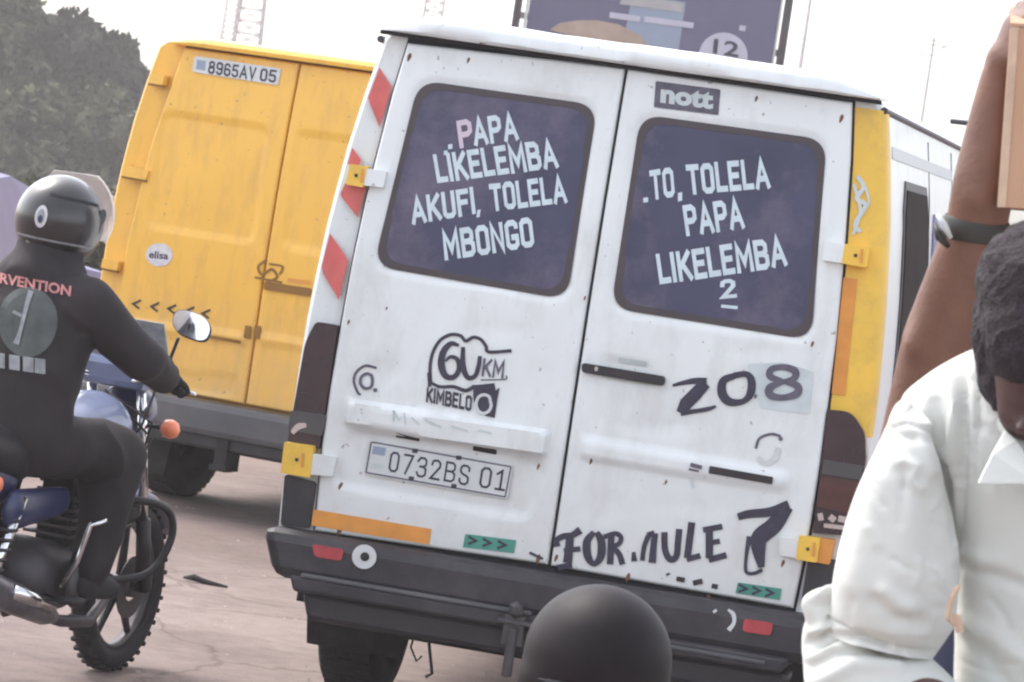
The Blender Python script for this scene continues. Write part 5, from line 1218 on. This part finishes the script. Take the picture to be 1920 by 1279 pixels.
def lilac_car():
    p = at(45, 480, D=21.5); r = empty('parked_car', 'lilac-grey car cut off by the left edge behind the rider', 'car'); r.location = (p[0] - 1.16, p[1], 0); r.rotation_euler = (0, 0, math.radians(-6))
    st = [(0, .95, .82), (.15, .98, .86), (.55, 1.44, .70), (1.6, 1.50, .70), (2.5, 1.40, .68), (3.1, .98, .84), (4.1, .86, .82), (4.3, .62, .78)]
    V = []; F = []
    for y, t, hw in st:
        top = t; mid = min(t, .92)
        V += [(-.84, y, .28), (-.87, y, .6), (-.85, y, mid), (-hw * .93, y, top - .03), (-hw * .6, y, top), (hw * .6, y, top), (hw * .93, y, top - .03), (.85, y, mid), (.87, y, .6), (.84, y, .28)]
    for i in range(len(st) - 1):
        for j in range(10): F.append((i * 10 + j, i * 10 + (j + 1) % 10, (i + 1) * 10 + (j + 1) % 10, (i + 1) * 10 + j))
    F += [tuple(range(10)), tuple(70 + j for j in range(10))]
    mesh('body', V, F, M['lilac'], r, smooth=False)
    k = MB(); k.hexa([(-.60, .50, 1.40), (.60, .50, 1.40), (.72, .20, 1.03), (-.72, .20, 1.03), (-.6, .49, 1.41), (.6, .49, 1.41), (.72, .19, 1.04), (-.72, .19, 1.04)])
    k.V = [(x, y - .012, z + .012) for x, y, z in k.V]; k.obj('rear_window', M['lilacg'], r)
    for s in (-1, 1):
        k = MB(); k.box((s * .74 - .10, -.02, .72), (s * .74 + .10, .02, .90)); k.obj('tail_light', M['red'], r, bevel=.01)
        for y in (.85, 3.4):
            k = MB(); k.lathe([(.2, -.09), (.30, -.10), (.32, -.05), (.32, .05), (.30, .10), (.2, .09)], 30, 'x', (s * .76, y, .32), closed=True); w = k.obj('wheel', M['tyre'], r, smooth=True)
            k = MB(); k.lathe([(.2, 0), (.05, s * .05), (0.005, s * .05)], 20, 'x', (s * .76, y, .32)); k.obj('rim', M['steel'], w)
    k = MB(); k.box((-.84, -.08, .34), (.84, .05, .62)); k.obj('bumper', M['lilac'], r, bevel=.03)
    k = MB(); k.box((-.24, -.10, .70), (.24, -.0, .82)); k.obj('number_plate', M['plate'], r, bevel=.004)
lilac_car()

# ============================================================ BACKGROUND
def tree(cx, cy, H, blobs, n, m, label, size=.13, name='tree'):
    r = empty(name, label, 'tree', 'trees behind the road'); r.location = (cx, cy, 0)
    k = MB(); k.tube([(0, 0, 0), (.05, 0, H * .25), (-.05, .05, H * .5), (.05, 0, H * .75)], [.26, .2, .13, .05], 10)
    tr = k.obj('trunk', M['bark'], r, smooth=True)
    k = MB()
    for b in blobs[:9]:
        c = np.array(b[:3]); s = np.array([0, 0, min(c[2] * .55, H * .5)]); k.tube([s, (s + c) / 2 + [0, 0, .1], c], [.09, .05, .02], 6)
    k.obj('limbs', M['bark'], r, smooth=True)
    B = np.array(blobs); wts = B[:, 3] ** 2; idx = rng.choice(len(B), n, p=wts / wts.sum())
    d = rng.normal(size=(n, 3)); d /= np.linalg.norm(d, axis=1)[:, None]; rad = B[idx, 3] * rng.uniform(.35, 1.0, n) ** .45
    c = B[idx, :3] + d * rad[:, None] * np.array([1, 1, .8])
    # clumps: pull leaves toward twig centres
    a = rng.normal(size=(n, 3)); a /= np.linalg.norm(a, axis=1)[:, None]; bb = np.cross(a, rng.normal(size=(n, 3))); bb /= np.linalg.norm(bb, axis=1)[:, None]
    s = size * rng.uniform(.5, 1.3, n)[:, None]
    V = np.stack([c - a * s, c + bb * s * .45, c + a * s, c - bb * s * .45], 1).reshape(-1, 3)
    me = bpy.data.meshes.new('crown'); me.vertices.add(len(V)); me.vertices.foreach_set('co', V.ravel())
    me.loops.add(n * 4); me.loops.foreach_set('vertex_index', np.arange(n * 4)); me.polygons.add(n)
    me.polygons.foreach_set('loop_start', np.arange(n) * 4); me.polygons.foreach_set('loop_total', np.full(n, 4)); me.update(); me.validate()
    link('crown', me, m, r)
def blobset(w, z0, z1, k, rmin, rmax, seed, off=0, dome=True):
    q = np.random.default_rng(seed); out = []
    while len(out) < k:
        x, y = q.uniform(-w, w, 2); z = q.uniform(z0, z1)
        if dome and (x / w) ** 2 + (y / w) ** 2 + max(0, (z - (z0 + z1) / 2) / ((z1 - z0) / 2)) ** 2 > 1: continue
        out.append((x + off, y, z, q.uniform(rmin, rmax)))
    return out
p = at(95, 100, D=112)
tree(p[0] - 1.9, 112, 12, blobset(4.9, 2.4, 12, 70, .4, 1.05, 3), 12500, M['leaf'], 'tall dusty dark tree rising out of the frame at the top left', .30)
p = at(285, 200, D=108)
tree(p[0] - 2.1, 108, 4.8, blobset(2.15, .4, 4.75, 30, .5, 1.0, 5), 9000, M['leaf'], 'lower rounded dark tree whose edge meets the yellow van', .24)
p = at(150, 330, D=98)
tree(p[0] - 1.1, 98, 2.4, blobset(3.1, .2, 2.25, 34, .5, 1.0, 9), 11000, M['leaf2'], 'low olive bush just above the black helmet', .22, 'bush')
p = at(-60, 300, D=101)
tree(p[0] - 2.8, 101, 5.6, blobset(4.0, .4, 5.6, 42, .6, 1.3, 12), 13000, M['leaf2'], 'olive-grey bushy tree at the left frame edge', .24)

p = at(110, 420, D=40)
tree(p[0] - .2, 40, 1.15, blobset(1.15, .1, 1.1, 26, .22, .40, 15, dome=False), 9000, M['leaf2'], 'low dusty hedge bush glimpsed between the rider and the yellow van', .06, 'bush')
def billboard():
    D = 45.0; L = at(985, 60, D=D); R = at(1455, 60, D=D); w = R[0] - L[0]; z0, z1 = 2.6, 6.9
    r = empty('billboard', 'blue-violet roadside billboard with a pale disc reading 12 above the white van', 'billboard'); r.location = (L[0], D, 0)
    r.rotation_euler = (0, 0, 0)
    k = MB(); k.box((0, 0, z0), (w, .12, z1)); pn = k.obj('panel', M['bbblue'], r)
    def q(a, b): p = at(a, b, D=D); return (p[0] - L[0], p[2])
    def face(nm, pts, m, off, par=pn):
        V = [(x, -off, z) for x, z in [q(*p) for p in pts]]; n = len(V); V += [(x, y + .003, z) for x, y, z in V]
        return mesh(nm, V, [tuple(range(n))] + [(i, (i + 1) % n, n + (i + 1) % n, n + i) for i in range(n)], m, par)
    face('pale_block', [(1186, -10), (1286, 4), (1270, 110), (1165, 95)], M['bblight'], .004)
    face('orange_arc', [(1030, 56), (1050, 43), (1085, 38), (1120, 38), (1160, 46), (1200, 66), (1215, 85), (1120, 80)], M['bborange'], .010)
    face('grey_print', [(1165, -12), (1282, 6), (1280, 24), (1162, 8)], M['bbgrey'], .010)
    sf = lambda a, b, off=0: np.array([q(a, b)[0], -off, q(a, b)[1]])
    strokes('headline', [([(1143, 28), (1200, 36)], 11, False), ([(1208, 36), (1300, 48)], 11, False)], sf, M['bbpale'], pn, .012)
    face('disc', [(1356 + 46 * math.cos(t), 105 + 44 * math.sin(t)) for t in np.linspace(0, 6.28, 25)[:-1]], M['bbpale'], .010)
    lettering('12', (1336, 100), (1384, 108), (3, -28), sf, M['ink'], pn, .02, .016, 'lettering')
    strokes('star_print', [([(1386, 52), (1398, 54)], 10, False)], sf, M['bbpale'], pn, .012)
    for x in (-.13, w + .10):
        k = MB(); k.box((x - .045, -.06, 0), (x + .045, .10, z1 + .2)); k.obj('post', M['seal'], r)
    k = MB(); k.box((w + .005, -.03, z0), (w + .03, .12, z1)); k.obj('frame_edge', M['plate'], r); k = MB(); k.box((-.04, -.03, z0), (-.005, .12, z1)); k.obj('frame_edge', M['plate'], r)
    for i in range(5):
        k = MB(); z = z0 + .3 + i * .9; k.box((-.09, .13, z), (w + .06, .2, z + .08)); k.obj('crossbar', M['galv'], r)
billboard()
def lattice(nm, a, D, half, H, label, z_arm=None):
    p = at(a, 30, D=D); r = empty(nm, label, 'pylon', 'lattice masts in the haze'); r.location = (p[0], p[1], 0)
    for sx in (-1, 1):
        for sy in (-1, 1):
            k = MB(); k.tube([(sx * half * 2.2, sy * half * 2.2, 0), (sx * half * .5, sy * half * .5, H)], half * .16, 5); k.obj('leg', M['galv'], r)
    k = MB(); n = int(H / (half * 1.6))
    for i in range(n):
        z0, z1 = H * i / n, H * (i + 1) / n; w0 = half * (2.2 - 1.7 * z0 / H); w1 = half * (2.2 - 1.7 * z1 / H)
        for (ax, ay), (bx, by) in (((-1, -1), (1, -1)), ((1, -1), (1, 1)), ((1, 1), (-1, 1)), ((-1, 1), (-1, -1))):
            k.tube([(ax * w0, ay * w0, z0), (bx * w1, by * w1, z1)], half * .06, 4, False); k.tube([(bx * w0, by * w0, z0), (ax * w1, ay * w1, z1)], half * .06, 4, False); k.tube([(ax * w1, ay * w1, z1), (bx * w1, by * w1, z1)], half * .06, 4, False)
    k.obj('bracing', M['galv'], r)
    for zf in (.55, .75, .92):
        k = MB(); z = H * zf; k.tube([(-half * 5, 0, z), (0, 0, z + half), (half * 5, 0, z)], half * .10, 5); k.tube([(-half * 5, 0, z), (half * 5, 0, z)], half * .10, 5); k.obj('cross_arm', M['galv'], r)
lattice('transmission_tower', 470, 170, .34, 22, 'pale lattice mast above the yellow van roof, right one of the close pair')
lattice('transmission_tower', 432, 230, .22, 24, 'fainter lattice mast just left of the other one above the yellow van')
lattice('transmission_tower', 812, 190, .30, 24, 'faint thin lattice mast in the sky above the gap between the vans')
def pole(a0, b0, b1, D, rad, label, nm='street_pole'):
    p = at(a0, b0, D=D); k = MB(); k.tube([(0, 0, 0), (0, 0, p[2])], [rad * 1.6, rad], 8); r = empty(nm, label, 'pole'); r.location = (p[0], p[1], 0); k.obj('shaft', M['galv'], r, smooth=True)
    k = MB(); k.lathe([(0, -.03), (rad * 2.5, 0), (rad * 2, .15), (0, .2)], 10, 'z', (0, 0, p[2])); k.obj('cap', M['galv'], r); return r, p
pole(1528, -60, 140, 110, .055, 'thin grey pole standing right of the billboard')
def antenna():
    D = 95; p = at(1752, 70, D=D); r = empty('antenna', 'thin television aerial mast with arms in the white sky right of the vans', 'antenna'); r.location = (p[0], p[1], 0)
    k = MB(); k.tube([(0, 0, 0), (0, 0, p[2])], .03, 6); k.obj('mast', M['galv'], r)
    for dz, l in ((-.22, .40), (-.48, .62), (-.10, .22)):
        k = MB(); k.tube([(-l, 0, p[2] + dz), (l, 0, p[2] + dz + .04)], .016, 5); k.obj('element', M['galv'], r)
    k = MB(); k.tube([(0, 0, p[2] - .35), (.65, 0, p[2] - .04), (1.7, 0, p[2] + .10), (4.6, 0, p[2] + .38)], .016, 5); k.obj('cable', M['galv'], r)
antenna()

# ============================================================ HAZE
HZ = dict(density=.0012)
def haze():
    k = MB(); k.box((-60, -12, -1), (60, 260, 32)); o = k.obj('haze', None); o.data.materials.clear()
    m = bpy.data.materials.new('haze_air'); m.use_nodes = True; n = m.node_tree; n.nodes.remove(n.nodes['Principled BSDF'])
    v = n.nodes.new('ShaderNodeVolumePrincipled'); v.inputs['Density'].default_value = HZ['density']; v.inputs['Color'].default_value = (.95, .93, .93, 1); v.inputs['Anisotropy'].default_value = .3
    n.links.new(v.outputs[0], n.nodes['Material Output'].inputs['Volume']); o.data.materials.append(m); tag(o, kind='stuff')
haze()
